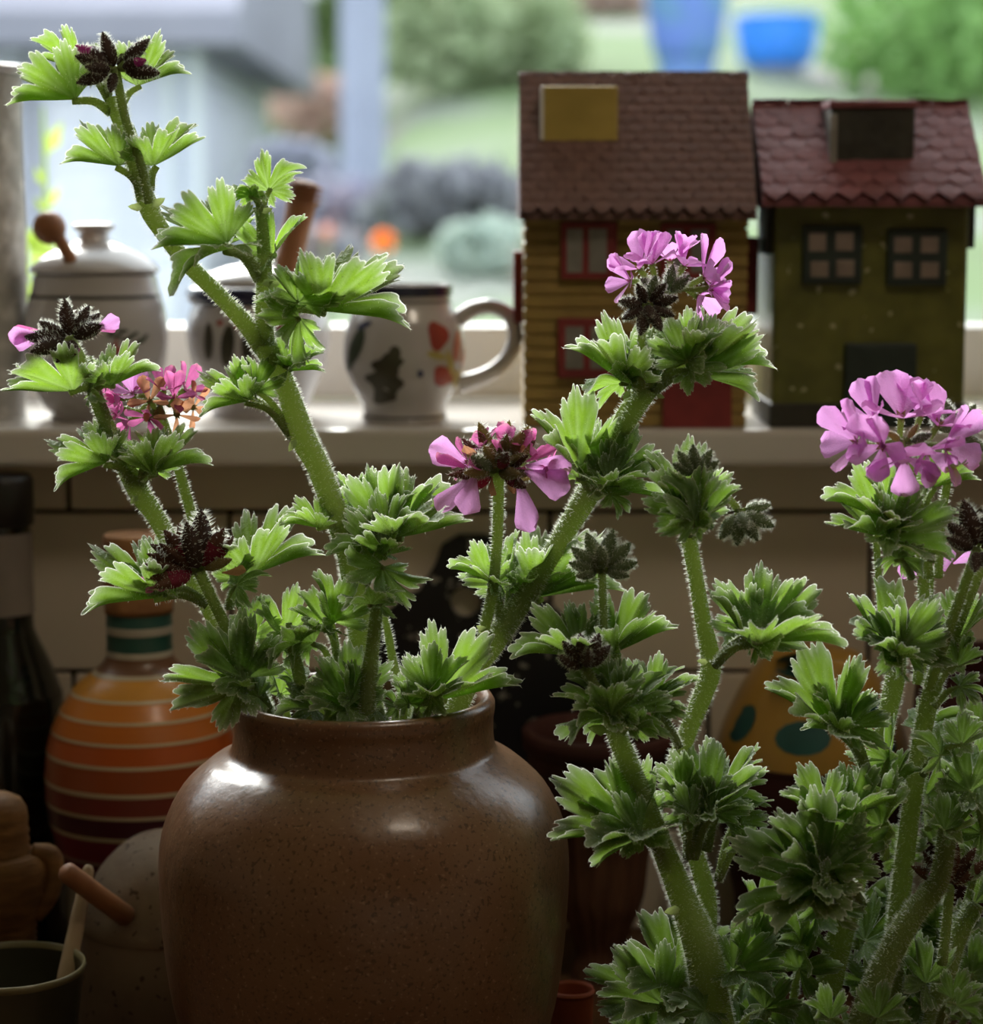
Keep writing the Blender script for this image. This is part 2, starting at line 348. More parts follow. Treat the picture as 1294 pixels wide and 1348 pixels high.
# ------------------------------------------------------------------ sill things
M_cer = mat('white_glaze', 'bdb8b8', 'b0abab', 8, .16, spec=.5, coat=.3)
M_cerb = mat('navy_glaze', '2b2b46', '232338', 12, .2, coat=.3)
M_wood = mat('turned_wood', 'a5714a', '8a5a3a', 30, .55, .1, 60, stretch=(1,1,.2))
M_dkl = mat('painted_dark_line', '4a4a48', '404040', 10, .3)
M_olive = mat('painted_olive', '4a4636', '38362c', 60, .3)
M_red = mat('painted_red', 'a8463e', '8f3a34', 50, .3)
M_orn = mat('painted_orange', 'b8684a', 'a85a40', 50, .3)
M_grn = mat('painted_green', '3f4a3a', '35402f', 50, .3)
M_ylw = mat('painted_yellow', 'b5a86a', 'a89a5c', 50, .3)
M_blu = mat('painted_blue', '46486a', '3c3e5c', 50, .3)
def rad_at(prof, z):
    for (r0,z0),(r1,z1) in zip(prof, prof[1:]):
        if (z0-z)*(z1-z) <= 0 and z0 != z1: return r0+(r1-r0)*(z-z0)/(z1-z0)
    return prof[0][0]
def decal(name, prof, cx, cy, polys, m, parent):     # flat print following a turned surface
    vs=[]; fs=[]
    for poly in polys:
        c = (sum(p[0] for p in poly)/len(poly), sum(p[1] for p in poly)/len(poly)); n=len(poly); k=len(vs)
        for ring in (0,.5,1):
            for (u,v) in ([c] if ring==0 else [(c[0]+(p[0]-c[0])*ring, c[1]+(p[1]-c[1])*ring) for p in poly]):
                q=P(u,v,cy-.03)
                for _ in range(3):
                    r=rad_at(prof,q.z); dx=max(min(q.x-cx,r*.985),-r*.985); y=cy-math.sqrt(r*r-dx*dx); q=P(u,v,y)
                nrm=Vector((dx,y-cy,0)).normalized(); vs.append(Vector((cx+dx,y,q.z))+nrm*.0005)
        for i in range(n):
            j=(i+1)%n; fs += [(k,k+1+i,k+1+j),(k+1+i,k+1+n+i,k+1+n+j,k+1+j)]
    return link(name, mesh(name, vs, fs, m), parent)
def ell(u,v,a,b,rot=0,n=14,lob=0,amp=0):
    out=[]
    for i in range(n*(2 if lob else 1)):
        t=2*math.pi*i/(n*(2 if lob else 1)); s=1+amp*math.cos(lob*t); x=a*s*math.cos(t); y=b*s*math.sin(t); out.append((u+x*math.cos(R(rot))-y*math.sin(R(rot)), v+x*math.sin(R(rot))+y*math.cos(R(rot))))
    return out
# tall white vase
M_rough = mat('rough_white_plaster', 'd5d2cc', 'a9a6a0', 90, .9, .5, 140, lo=.3, hi=.55)
vx, vy = P(-18,520,1.50).x, 1.50
vt = thing('tall_vase', 'tall white roughcast vase at the end of the sill', 'vase', (vx,vy,SILL_Z))
pr = ip(-18,1.50,[(56,180),(58,330),(54,470),(50,540)]); top=ip(-18,1.50,[(58,100),(67,96),(69,91),(66,87),(58,88),(50,110),(48,200)])
lathe('body', smooth_prof([(.001,SILL_Z),(pr[-1][0],SILL_Z)]+pr[::-1]+top[:1],4), M_rough, vt, 48, vx, vy)
lathe('rim', smooth_prof(top,3), M_cer, vt, 48, vx, vy)
# white lidded honey pot with ball-ended dipper
cx, cy = P(128,500,1.49).x, 1.49
hp = thing('honey_pot', 'white lidded honey pot with a wooden ball ended stick in its lid', 'jar', (cx,cy,SILL_Z))
body = smooth_prof([(.001,SILL_Z)]+[(57*S(P(128,545,cy)),SILL_Z),(62*S(P(128,545,cy)),SILL_Z+.003)]+ip(128,cy,[(73,530),(88,490),(94,445),(92,415),(85,388)])+ip(128,cy,[(82,375),(80,362)]),4)
lathe('body', body, M_cer, hp, 56, cx, cy)
lathe('painted_ring', [(r+.0006,z) for r,z in ip(128,cy,[(86,391),(85,387)])], M_dkl, hp, 56, cx, cy)
lid = lathe('lid', smooth_prof(ip(128,cy,[(70,364),(83,358),(84,353),(70,340),(45,326),(24,318),(20,312),(19,308),(24,303),(28,299),(26,295),(15,293)])+[(.0005,P(128,292,cy).z)],3), M_cer, hp, 48, cx, cy)
a,b = tube([P(100,362,cy-.030),P(95,345,cy-.032),P(80,318,cy-.034),P(72,300,cy-.035)],[9*S(P(90,340,cy)),9*S(P(90,340,cy)),8.5*S(P(90,340,cy)),9*S(P(90,340,cy))],14)
st = link('dipper_handle', mesh('dipper_handle',a,b,M_wood), hp)
q = P(65,300,cy-.036); r=22*S(q); vv,ff = lathe_data([(max(r*math.sin(R(t)),.0004), r*math.cos(R(t))) for t in range(0,181,15)],24); link('handle_ball', mesh('handle_ball',vv,ff,M_wood), st, Matrix.Translation(q))
scr=[]
for (u,v) in ((146,438),(154,443),(161,436),(168,446),(175,441),(182,450),(189,446)): scr.append(ell(u,v,8,2.6,-55+(u*7)%60))
decal('painted_script', body, cx, cy, scr, M_grn, hp)
decal('painted_sprig', body, cx, cy, [ell(150,470,3,26,8),ell(158,462,7,3,30),ell(141,478,7,3,-30)], M_red, hp)
# navy banded jar with grooved dipper
cx, cy = P(341,500,1.515).x, 1.515
nj = thing('banded_jar', 'grey lidded jar with a navy rim and a grooved wooden dipper', 'jar', (cx,cy,SILL_Z))
s0 = S(P(341,540,cy))
body = smooth_prof([(.001,SILL_Z),(58*s0,SILL_Z),(62*s0,SILL_Z+.003)]+ip(341,cy,[(70,520),(88,480),(95,440),(93,420),(86,400)]),4)
lathe('body', body, M_cer, nj, 56, cx, cy)
lathe('navy_rim', smooth_prof(ip(341,cy,[(84,402),(92,394),(94,386),(90,378),(82,376)]),3), M_cerb, nj, 56, cx, cy)
lathe('lid', smooth_prof(ip(341,cy,[(82,378),(78,368),(62,358),(40,350),(22,346)])+[(22*s0,P(341,340,cy).z),(26*s0,P(341,334,cy).z),(.0005,P(341,331,cy).z)],3), M_cer, nj, 48, cx, cy)
decal('painted_band', body, cx, cy, [ell(300,455,9,28,5),ell(325,462,7,22,-8),ell(352,458,10,26,10),ell(385,455,8,25,-5),ell(275,450,6,25,0)], M_olive, nj)
decal('painted_dots', body, cx, cy, [ell(313,430,4,4),ell(339,428,4,4),ell(368,430,4,4),ell(290,425,4,4)], M_red, nj)
A = P(378,355,cy-.012); B = P(403,238,cy-.012); ax=(B-A); L_=ax.length
prof=[(0,.0085),(.2,.0088),(.5,.0092),(.70,.0098),(.76,.0105)]
for k in range(4): prof += [(.77+.055*k,.0122),(.797+.055*k,.0122),(.805+.055*k,.0085),(.818+.055*k,.0085)]
prof += [(.985,.0095),(1.0,.004)]
a,b = tube([A+ax*t for t,_ in prof],[r for _,r in prof],18); link('dipper', mesh('dipper',a,b,M_wood,smooth=False), nj)
# painted mug
cx, cy = P(532,500,1.475).x, 1.475
mg = thing('painted_mug', 'white round bellied mug painted with red tulips, handle towards the houses', 'mug', (cx,cy,SILL_Z))
s0=S(P(532,550,cy))
prof=[(.001,SILL_Z),(52*s0,SILL_Z),(55*s0,SILL_Z+.002)]+ip(532,cy,[(54,542),(57,530),(70,505),(79,475),(79,450),(74,425),(65,405),(62,392),(63,378),(62,374)])
body=smooth_prof(prof,4); inner=[(r-.0035,z) for r,z in body[::-1] if z>SILL_Z+.012]+[(.001,SILL_Z+.010)]
lathe('body', body+inner, M_cer, mg, 56, cx, cy)
lathe('painted_rim', [(r+.0006,z) for r,z in ip(532,cy,[(62.5,389),(63.5,376)])], M_cerb, mg, 56, cx, cy)
lathe('painted_rim_line', [(r+.0005,z) for r,z in ip(532,cy,[(63,397),(62.5,395)])], M_dkl, mg, 56, cx, cy)
lathe('painted_foot_line', [(r+.0006,z) for r,z in ip(532,cy,[(54.5,547),(54.3,544.5)])], M_dkl, mg, 56, cx, cy)
hpts=[P(602,422,cy),P(622,408,cy),P(648,404,cy),P(671,416,cy),P(678,440,cy),P(672,465,cy),P(652,487,cy),P(628,499,cy),P(604,506,cy)]
a_,r_=curve(hpts,[.0055,.0052,.005,.005,.005,.005,.0052,.0055,.006],4); a,b=tube(a_,r_,12); link('handle', mesh('handle',a,b,M_cer), mg)
decal('painted_tulips', body, cx, cy, [ell(576,442,13,19,-10,10,3,.15),ell(584,495,15,13,0,10,3,.15)], M_red, mg)
decal('painted_orange_leaf', body, cx, cy, [ell(612,468,5,17,12),ell(601,455,5,22,6)], M_orn, mg)
decal('painted_leaves', body, cx, cy, [ell(574,468,13,5,15),ell(592,478,4,18,-12),ell(603,498,7,14,20)], M_ylw, mg)
decal('painted_bouquet', body, cx, cy, [ell(510,482,20,15,-20,12,5,.18),ell(500,500,17,13,10,10,4,.2),ell(518,505,12,14,0,10,4,.2),ell(505,522,15,10,5,10,3,.2),ell(520,465,8,10,0)], M_olive, mg)
decal('painted_swirl', body, cx, cy, [ell(470,455,8,26,18,12),ell(462,475,5,16,15,10)], M_grn, mg)
decal('painted_blue_mark', body, cx, cy, [ell(480,428,10,4,-25)], M_blu, mg)
decal('painted_blue_mark', body, cx, cy, [ell(553,492,4,5)], M_blu, mg)

# ------------------------------------------------------------------ house ornaments
def flatP(u,v,Y): return P(u,v,Y)
def slab_img(name, u0,v0,u1,v1,Y0,Y1,m,parent,bev=.0008):
    a=P(u0,v1,Y0); b=P(u1,v0,Y0); return box(name,a.x,b.x,Y0,Y1,a.z,b.z,m,parent,bev)
M_yel = mat('yellow_glazed_clay', (.36,.24,.065), (.27,.175,.05), 40, .5, .35, 70)
M_yel2 = mat('ochre_panel', 'b29a4e', 'a08a42', 30, .6, .2, 60)
M_roofb = mat('brown_shingle', '6f4f48', '5c403c', 60, .6, .3, 120, objvar=.12)
M_redp = mat('brick_red_paint', '8a3232', '762a2c', 40, .6, .2, 90)
M_paneg = mat('grey_pane', '8a8680', '757169', 60, .4, .2, 90)
M_oliv = mat('olive_speckled_clay', '6a6a2e', '54561f', 45, .35, .35, 90, coat=.2)
M_dkg = mat('dark_teal_paint', '2f3a34', '252e2a', 50, .5, .3, 90)
M_dkb = mat('charcoal_clay', '38352c', '2b2922', 60, .5, .5, 80)
M_roofm = mat('maroon_shingle', '7d4a4e', '683a3e', 60, .45, .3, 120, objvar=.12)
M_pinkp = mat('dusty_pane', '8e7f74', '7a6c62', 60, .35, .2, 90)
# white glaze specks on the olive clay
def add_specks(m, col, sc, thr):
    nt=m.node_tree; b=nt.nodes['Principled BSDF']; src=b.inputs['Base Color'].links[0].from_socket
    tc=nt.nodes.new('ShaderNodeTexCoord'); vo=nt.nodes.new('ShaderNodeTexNoise'); vo.inputs['Scale'].default_value=sc; vo.inputs['Detail'].default_value=1
    cr=nt.nodes.new('ShaderNodeValToRGB'); cr.color_ramp.elements[0].position=thr; cr.color_ramp.elements[1].position=thr+.04
    mx=nt.nodes.new('ShaderNodeMixRGB'); mx.inputs[2].default_value=lin(col)
    nt.links.new(tc.outputs['Object'],vo.inputs[0]); nt.links.new(vo.outputs['Fac'],cr.inputs[0]); nt.links.new(cr.outputs[0],mx.inputs[0]); nt.links.new(src,mx.inputs[1]); nt.links.new(mx.outputs[0],b.inputs['Base Color'])
add_specks(M_oliv,'b0ac86',150,.71)
def shingle_mesh(name,w,h,t,m,point):
    n=8; bot=[]
    for i in range(n+1):
        x=-w/2+w*i/n; k=2*i/n-1; y=-h*(1-(abs(k)**(1 if point else 2)))*.55
        bot.append((x,y))
    out=[(-w/2,h)]+bot+[(w/2,h)]
    vs=[(x,y,0) for x,y in out]+[(x,y,t*(1 if y<h else .2)) for x,y in out]; N_=len(out)
    return mesh(name,vs,[tuple(range(N_,2*N_))]+[tuple(range(N_-1,-1,-1))]+[(i,(i+1)%N_,N_+(i+1)%N_,N_+i) for i in range(N_)],m,smooth=False)
def roof(parent,x0,x1,ye,ze,yr,zr,ncol,nrow,m,point,jit,seed,hole=None):
    d=Vector((0,yr-ye,zr-ze)); L=d.length; d.normalize(); n=Vector((0,-d.z,d.y)); rnd=random.Random(seed)
    yb=2*yr-ye
    link('roof_core', mesh('roof_core',[(x0,ye,ze-.004),(x1,ye,ze-.004),(x1,yr,zr),(x0,yr,zr),(x0,yb,ze-.004),(x1,yb,ze-.004),(x0,ye,ze),(x1,ye,ze),(x0,yb,ze),(x1,yb,ze)],
        [(6,7,2,3),(3,2,9,8),(0,1,7,6),(5,4,8,9),(0,4,5,1),(0,6,3,8,4),(1,5,9,2,7)],m,smooth=False),parent)
    w=(x1-x0)/ncol; h=L/nrow; sm=shingle_mesh('shingle',w*.97,h*1.15,.0024,m,point)
    for back in (0,1):
        for r in range(nrow):
            off=.5*w if r%2 else 0
            for c in range(ncol+(1 if r%2 else 0)):
                x=x0+(c+.5)*w-off; sx=1
                if x-w/2<x0-1e-4: x=x0+w/4; sx=.5
                if x+w/2>x1+1e-4: x=x1-w/4; sx=.5
                p=Vector((x,ye,ze))+d*(h*(r+.35)); 
                if hole and not back and hole(x,p.z): continue
                dd,nn=(d,n) if not back else (Vector((0,-d.y,d.z)),Vector((0,-n.y,n.z)))
                if back: p=Vector((x,2*yr-p.y,p.z))
                xx=Vector((1,0,0)) if not back else Vector((-1,0,0))
                tilt=Matrix.Rotation(R(5+rnd.uniform(-jit,jit)),4,'X')
                M=Matrix((( xx.x*sx,dd.x,nn.x,p.x+nn.x*.0012),(xx.y*sx,dd.y,nn.y,p.y+nn.y*.0012),(xx.z*sx,dd.z,nn.z,p.z+nn.z*.0012),(0,0,0,1)))@Matrix.Rotation(R(rnd.uniform(-jit,jit)*.5),4,'Z')@tilt
                link('shingle',sm,parent,M)
    # ridge
    for k in range(ncol):
        a=x0+(x1-x0)*k/ncol; b=a+(x1-x0)/ncol
        if hole and hole((a+b)/2,zr-.002): continue
        zz=rnd.uniform(0,.0012); aa,bb=tube([Vector((a,yr,zr-.0012+zz)),Vector((b+.0005,yr,zr-.0012+zz))],[.0042,.0042],8); link('ridge_tile',mesh('ridge_tile',aa,bb,m),parent)
# yellow house
YF=1.425; xl=P(692,400,YF).x; xr=P(981,400,YF).x; zt=P(800,283,YF).z; DEP=.095
yh=thing('yellow_house_ornament','yellow clay house ornament with brown roof, red windows and red door','ornament',((xl+xr)/2,YF+DEP/2,SILL_Z))
box('wall',xl,xr,YF,YF+DEP,SILL_Z,zt+.004,M_yel,yh,.002)
nb_=16; bhh=(zt-SILL_Z)/nb_; rnd=random.Random(8)
for k in range(nb_):
    link('clapboard',bxmesh('clapboard',xl-.0012,xr+.0012,YF-.0022+rnd.uniform(-.0003,.0003),YF+DEP+.002,SILL_Z+k*bhh+.0004,SILL_Z+(k+1)*bhh-.0004,M_yel,.0009,1),yh)
ye,ze=YF-.018,P(800,285,YF-.018).z+.002; yr=YF+DEP/2; zr=P(880,103,yr).z
rx0,rx1=P(684,200,YF).x,P(993,200,YF).x
dx0,dx1=P(712,150,YF+.015).x,P(813,150,YF+.015).x
roof(yh,rx0,rx1,ye,ze,yr,zr,13,14,M_roofb,False,2.5,3,hole=None)
ch=P(760,186,YF+.012); ct=P(760,113,YF+.012)
box('dormer',dx0,dx1,YF+.012,yr+.02,ch.z,ct.z,M_yel2,yh,.0015)
slab_img('dormer_edge',711,113,716,184,YF+.0105,YF+.013,M_white,yh,.0003)
def hwin(parent,u0,v0,u1,v1,Y,fm,pm,panes,bar=.16,proud=.005):
    f=slab_img('window',u0,v0,u1,v1,Y-proud,Y+.004,fm,parent,.0012)
    for (a0,b0,a1,b1) in panes: slab_img('pane',a0,b0,a1,b1,Y-proud-.0006,Y+.001,pm,f,.0005)
hwin(yh,738,292,813,368,YF-.002,M_redp,M_paneg,[(746,301,767,359),(775,301,799,359)])
hwin(yh,869,294,943,368,YF-.002,M_redp,M_paneg,[(878,302,899,359),(909,302,932,359)])
hwin(yh,734,419,812,498,YF-.002,M_redp,M_paneg,[(744,430,768,486),(777,430,801,486)])
# arched red door
pts=[(873,563),(963,563),(963,505)]+[(918+45*math.cos(R(t)),505-27*math.sin(R(t))) for t in range(0,181,15)]
vs=[P(u,min(v,564),YF-.0075) for u,v in pts]; vs=[Vector((q.x,q.y,max(q.z,SILL_Z))) for q in vs]; n_=len(vs); vs+= [q+Vector((0,.009,0)) for q in vs]
link('door',mesh('door',vs,[tuple(range(n_))]+[(i,i+n_,(i+1)%n_+n_,(i+1)%n_) for i in range(n_)],M_redp,smooth=False),yh)
for (u0,v0,u1,v1) in ((676,331,693,425),(981,312,999,414)): slab_img('shutter',u0,v0,u1,v1,YF+.03,YF+.06,M_redp,yh,.001)
# olive house
xl=P(1018,400,YF).x; xr=P(1273,400,YF).x; zt=P(1140,268,YF).z
gh=thing('green_house_ornament','olive green clay house ornament with maroon scalloped roof and dark dormer','ornament',((xl+xr)/2,YF+DEP/2,SILL_Z))
box('wall',xl,xr,YF,YF+DEP,SILL_Z,zt+.006,M_oliv,gh,.003)
za=P(1140,531,YF).z; box('plinth',xl-.0015,xr+.0015,YF-.0025,YF+DEP+.002,SILL_Z,za,M_dkb,gh,.0015)
hwin(gh,1057,297,1136,374,YF,M_dkg,M_pinkp,[(1065,307,1088,331),(1100,306,1124,330),(1067,344,1091,365),(1101,342,1125,364)])
hwin(gh,1168,301,1248,376,YF,M_dkg,M_pinkp,[(1177,312,1201,333),(1212,312,1236,333),(1177,345,1201,366),(1212,345,1236,366)])
slab_img('door',1111,452,1208,562,YF-.006,YF+.003,M_dkg,gh,.002)
ye,ze=YF-.02,P(1140,270,YF-.02).z+.003; zr=P(1030,143,yr).z
rx0,rx1=P(1000,200,YF).x,P(1293,200,YF).x
roof(gh,rx0,rx1,ye,ze,yr,zr,9,8,M_roofm,True,3,7)
dm0=P(1092,236,YF+.004); dm1=P(1206,138,YF+.004)
dm=box('dormer',dm0.x,dm1.x,YF+.004,yr+.02,dm0.z,dm1.z,M_dkb,gh,.003)
box('dormer_roof',dm0.x-.001,dm1.x+.001,YF+.002,yr+.024,dm1.z-.002,dm1.z+.0028,M_roofm,dm,.0012)
slab_img('dormer_edge',1092,150,1103,222,YF+.002,YF+.005,M_paneg,dm,.001)
for (u0,v0,u1,v1) in ((1008,272,1019,335),(1271,270,1285,327)): slab_img('bracket',u0,v0,u1,v1,YF+.01,YF+.05,M_dkb,gh,.001)

# ------------------------------------------------------------------ worktop things
# brown crock
KY=1.10; KU=479; kc=P(KU,1000,KY); cx,cy=kc.x,KY
M_crock=mat('salt_glazed_stoneware',(.135,.058,.026),(.195,.105,.054),9,.30,.30,45,spec=.5,coat=.22,detail=8)
add_specks(M_crock,(.09,.045,.022),480,.61)
add_specks(M_crock,(.26,.15,.085),620,.66)
ck=thing('stoneware_crock','brown glazed stoneware crock with a short wide neck, holding the leggy geranium','crock',(cx,cy,0))
out=ip(KU,KY,[(240,1352),(255,1290),(265,1210),(269,1130),(262,1080),(240,1035),(205,1002),(183,990),(174,982),(171,965),(171,945),(173,932),(173,922)])
prof=[(.070,.0)]+smooth_prof([(.074,.002)]+out,4)
rz=prof[-1][1]; ri=prof[-1][0]
prof=[(.001,0)]+prof+[(ri-.0015,rz+.0025),(ri-.004,rz+.003),(ri-.0065,rz+.0015),(ri-.0075,rz-.004),(ri-.0075,rz-.03),(.075,rz-.06),(.075,.02),(.001,.015)]
lathe('body',prof,M_crock,ck,96,cx,cy)
M_soil=mat('potting_soil','3a2a1e','241a12',120,.95,.8,150)
vv,ff=lathe_data([(.0005,rz-.012),(.03,rz-.013),(ri-.0078,rz-.016)],40,cx,cy); link('potting_soil',mesh('potting_soil',vv,ff,M_soil),ck)
# wine bottle
M_bott=mat('dark_green_glass','14170f','0e110b',10,.08,spec=.5,coat=.3); M_foil=mat('black_foil','221d1a','1a1614',30,.4); M_lab=mat('grey_neck_label','8b8078','7d736b',20,.7)
wu,wy=8,1.405; q=P(wu,900,wy); cx,cy=q.x,wy
wbt=thing('wine_bottle','dark wine bottle with a black cap and grey neck label','bottle',(cx,cy,0))
nk=ip(wu,wy,[(38,625),(37,690),(38,810),(42,835),(58,870),(70,905),(75,950)])
lathe('glass',smooth_prof([(.001,0),(nk[-1][0]*.95,0),(nk[-1][0],.004)]+nk[::-1],3),M_bott,wbt,40,cx,cy)
lathe('cap',[(r+.0012,z) for r,z in ip(wu,wy,[(38,691),(40,688),(40,632),(37,626)])]+[(.0005,P(wu,625,wy).z)],M_foil,wbt,40,cx,cy)
lathe('neck_label',[(r+.0008,z) for r,z in ip(wu,wy,[(38,806),(37,700)])],M_lab,wbt,40,cx,cy)
# striped jug bottle
su,sy=187,1.345; q=P(su,1000,sy); cx,cy=q.x,sy
cols=['2c5650','b0a89c','255048','b8b0a2','6d4a34','b8a890','c98a2c','c9b89a','c9782a','c9b89a','c06a24','c9b89a','b8561f','c9b89a','9c4a22','c9b89a','7c3428','c9b89a','4a1c26','c9b89a','7c2436','a89088','6a1c2c','a89c90','3a2420']
bm_=[mat('stripe_%s_%d'%(c,i),c,c,10,.35,.05,60,coat=.2) for i,c in enumerate(cols)]
bd=[800,821,832,853,861,879,884,905,909,929,933,954,958,981,986,1015,1021,1044,1049,1072,1078,1107,1112,1131,1138,1178]
key=[(43,800),(43,830),(44,862),(56,878),(82,898),(102,925),(116,955),(124,990),(126,1030),(122,1070),(112,1108),(100,1135),(88,1160),(80,1178)]
def hw_at(v):
    for (a,va),(b,vb) in zip(sk,sk[1:]):
        if va<=v<=vb: return a+(b-a)*(v-va)/max(vb-va,1e-6)
    return sk[-1][0]
sk=smooth_prof(key,6)
prof=[];bands=[]
for i in range(len(cols)):
    n_=4 if bd[i+1]-bd[i]>8 else 2
    for k in range(n_):
        v=bd[i]+(bd[i+1]-bd[i])*k/n_; prof.append((hw_at(v)+(.8 if i%2 and i<24 else 0),v)); bands.append(i)
prof.append((80,1178)); pr=ip(su,sy,prof); pr.append((pr[-1][0]-.006,pr[-1][1]*.5)); bands.append(24); pr.append((pr[-1][0]-.001,0.0)); bands.append(24); pr.append((.0005,0.0)); bands.append(24)
sb_=thing('striped_jug_bottle','round bellied bottle striped teal, yellow, orange and crimson with a cork','bottle',(cx,cy,0))
lathe('body',pr,None,sb_,64,cx,cy,bm_,bands)
M_cork=mat('cork','a8794e','8c6240',60,.8,.3,90)
lathe('stopper',smooth_prof([(.001,P(su,802,sy).z)]+ip(su,sy,[(40,802),(45,798),(46,720),(45,706),(40,703)])+[(.0005,P(su,703,sy).z)],3),M_cork,sb_,40,cx,cy)
# salt cellar
cu,cyy=222,1.235; q=P(cu,1200,cyy); cx,cy=q.x,cyy
M_salt=mat('grey_stoneware','9a8672','84705e',25,.7,.25,70); add_specks(M_salt,'5f4c3e',180,.66)
sp=thing('salt_cellar','unglazed grey stoneware salt cellar with a domed lid beside the crock','salt cellar',(cx,cy,0))
pr=ip(cu,cyy,[(113,1216),(119,1260),(122,1300),(118,1345)])
lathe('body',smooth_prof([(.001,0),(pr[-1][0]*.9,0),(pr[-1][0]*.95,.004)]+pr[::-1],4),M_salt,sp,56,cx,cy)
lathe('lid',smooth_prof(ip(cu,cyy,[(108,1219),(115,1213),(113,1195),(100,1160),(80,1130),(50,1105),(22,1096)])+[(.0005,P(cu,1093,cyy).z)],4),M_salt,sp,56,cx,cy)
a_=[P(166,1206,cy-.045),P(130,1180,cy-.060),P(88,1148,cy-.078)]; s_=S(a_[1])
vv,ff=tube(a_+[a_[2]+(a_[2]-a_[1]).normalized()*.002],[14.5*s_,14*s_,13.5*s_,9*s_],16); link('spoon_handle',mesh('spoon_handle',vv,ff,M_wood),sp)
# ridged wooden pot
cu,cyy=-2,1.222; q=P(cu,1150,cyy); cx,cy=q.x,cyy
M_basket=mat('ridged_wood','8a6238','6e4c2a',50,.7,.3,80,stretch=(1,1,3))
rp=thing('ridged_wooden_pot','tan ridged wooden pot with a cap lid beside the wine bottle','pot',(cx,cy,0))
pp_=[(46,1240),(48,1215),(56,1190),(64,1160),(66,1140),(58,1126),(44,1122)]
pr=[]
sk2=smooth_prof(pp_,6)
for i,(hw,v) in enumerate(sk2): pr.append((hw+(1.2 if i%2 else -1.2),v))
pr=ip(cu,cyy,pr); lathe('body',[(.001,0),(pr[0][0]*1.05,0)]+[(pr[0][0]*(1.05+.04*(k%2)),pr[0][1]*k/12) for k in range(1,12)]+pr,M_basket,rp,48,cx,cy)
lathe('lid',ip(cu,cyy,[(42,1124),(43,1116),(40,1112),(42,1106),(40,1100),(42,1094),(40,1088),(41,1078),(39,1064),(32,1052),(18,1045)])+[(.0005,P(cu,1043,cyy).z)],M_basket,rp,48,cx,cy)
a_,r_=curve([P(44,1122,cy),P(66,1125,cy),P(72,1145,cy),P(64,1180,cy),P(46,1205,cy)],[.005,.0055,.0055,.0055,.005],4); vv,ff=tube(a_,r_,10); link('lug_handle',mesh('lug_handle',vv,ff,M_basket),rp)
# green bowl and wooden stick
cu,cyy=15,1.14; q=P(cu,1300,cyy); cx,cy=q.x,cyy
M_bowl=mat('dark_olive_glaze','3d3a28','2f2c1e',20,.3,coat=.2); M_bowlr=mat('bowl_rim_glaze','7c7350','6a6244',20,.3)
z_=P(cu,1274,cyy).z; s_=S(q)
gb=thing('olive_pot','dark olive glazed pot with a pale rim','pot',(cx,cy,0))
lathe('body',smooth_prof([(.001,0),(50*s_,0),(60*s_,.004),(82*s_,z_*.55),(95*s_,z_-.002)],4),M_bowl,gb,56,cx,cy)
lathe('rim',[(95*s_,z_-.002),(98*s_,z_),(97*s_,z_+.002),(94*s_,z_+.002),(92*s_,z_-.001)],M_bowlr,gb,56,cx,cy)
lathe('inside',smooth_prof([(92*s_,z_-.001),(80*s_,z_*.55),(55*s_,.01),(.001,.008)],4),M_bowl,gb,56,cx,cy)
M_pale=mat('pale_wood','b59c7c','a08868',40,.7,stretch=(1,1,.2))
A=P(75,1345,1.145); B=P(117,1140,1.193); d=(B-A).normalized(); sd=RT-d*RT.dot(d); sd.normalize(); nn=d.cross(sd)
vs=[];fs=[]; w_=10.5*S(B)
for i,(t,ww) in enumerate(((0,.9),(.3,1.15),(.6,1.0),(.9,.85),(.97,.8),(1.0,.45))):
    c=A+(B-A)*t
    for a in range(10):
        an=2*math.pi*a/10; vs.append(c+sd*math.cos(an)*w_*ww+nn*math.sin(an)*.0028)
for i in range(5):
    for a in range(10): fs.append((i*10+a,i*10+(a+1)%10,(i+1)*10+(a+1)%10,(i+1)*10+a))
fs += [tuple(range(9,-1,-1)),tuple(range(50,60))]
tag(link('wooden_spatula',mesh('wooden_spatula',vs,fs,M_pale)),'pale flat wooden stick standing in the olive pot','utensil')
# black floral paddle board
BYb=1.453
M_blk=mat('black_floral_print','17161a','1d1c20',30,.45)
nt=M_blk.node_tree; b_=nt.nodes['Principled BSDF']; tc=nt.nodes.new('ShaderNodeTexCoord'); vo=nt.nodes.new('ShaderNodeTexVoronoi'); vo.inputs['Scale'].default_value=75
v2=nt.nodes.new('ShaderNodeTexVoronoi'); v2.inputs['Scale'].default_value=260; mt=nt.nodes.new('ShaderNodeMath'); mt.operation='ADD'; m3=nt.nodes.new('ShaderNodeMath'); m3.operation='MULTIPLY'; m3.inputs[1].default_value=.55
cr=nt.nodes.new('ShaderNodeValToRGB'); cr.color_ramp.elements[0].position=.42; cr.color_ramp.elements[0].color=lin('8d8880'); cr.color_ramp.elements[1].position=.50; cr.color_ramp.elements[1].color=lin('17161a')
nt.links.new(tc.outputs['Object'],vo.inputs['Vector']); nt.links.new(tc.outputs['Object'],v2.inputs['Vector']); nt.links.new(v2.outputs['Distance'],m3.inputs[0]); nt.links.new(vo.outputs['Distance'],mt.inputs[0]); nt.links.new(m3.outputs[0],mt.inputs[1]); nt.links.new(mt.outputs[0],cr.inputs[0]); nt.links.new(cr.outputs[0],b_.inputs['Base Color'])
outl=[]
for t in range(0,360,6):
    a=R(t); 
    x,y=622+172*math.cos(a),935-172*math.sin(a)
    if abs(x-622)<62 and y<800: continue
    outl.append((t,x,y))
o1=[(x,y) for t,x,y in outl if t<90]; o2=[(x,y) for t,x,y in outl if t>=90]
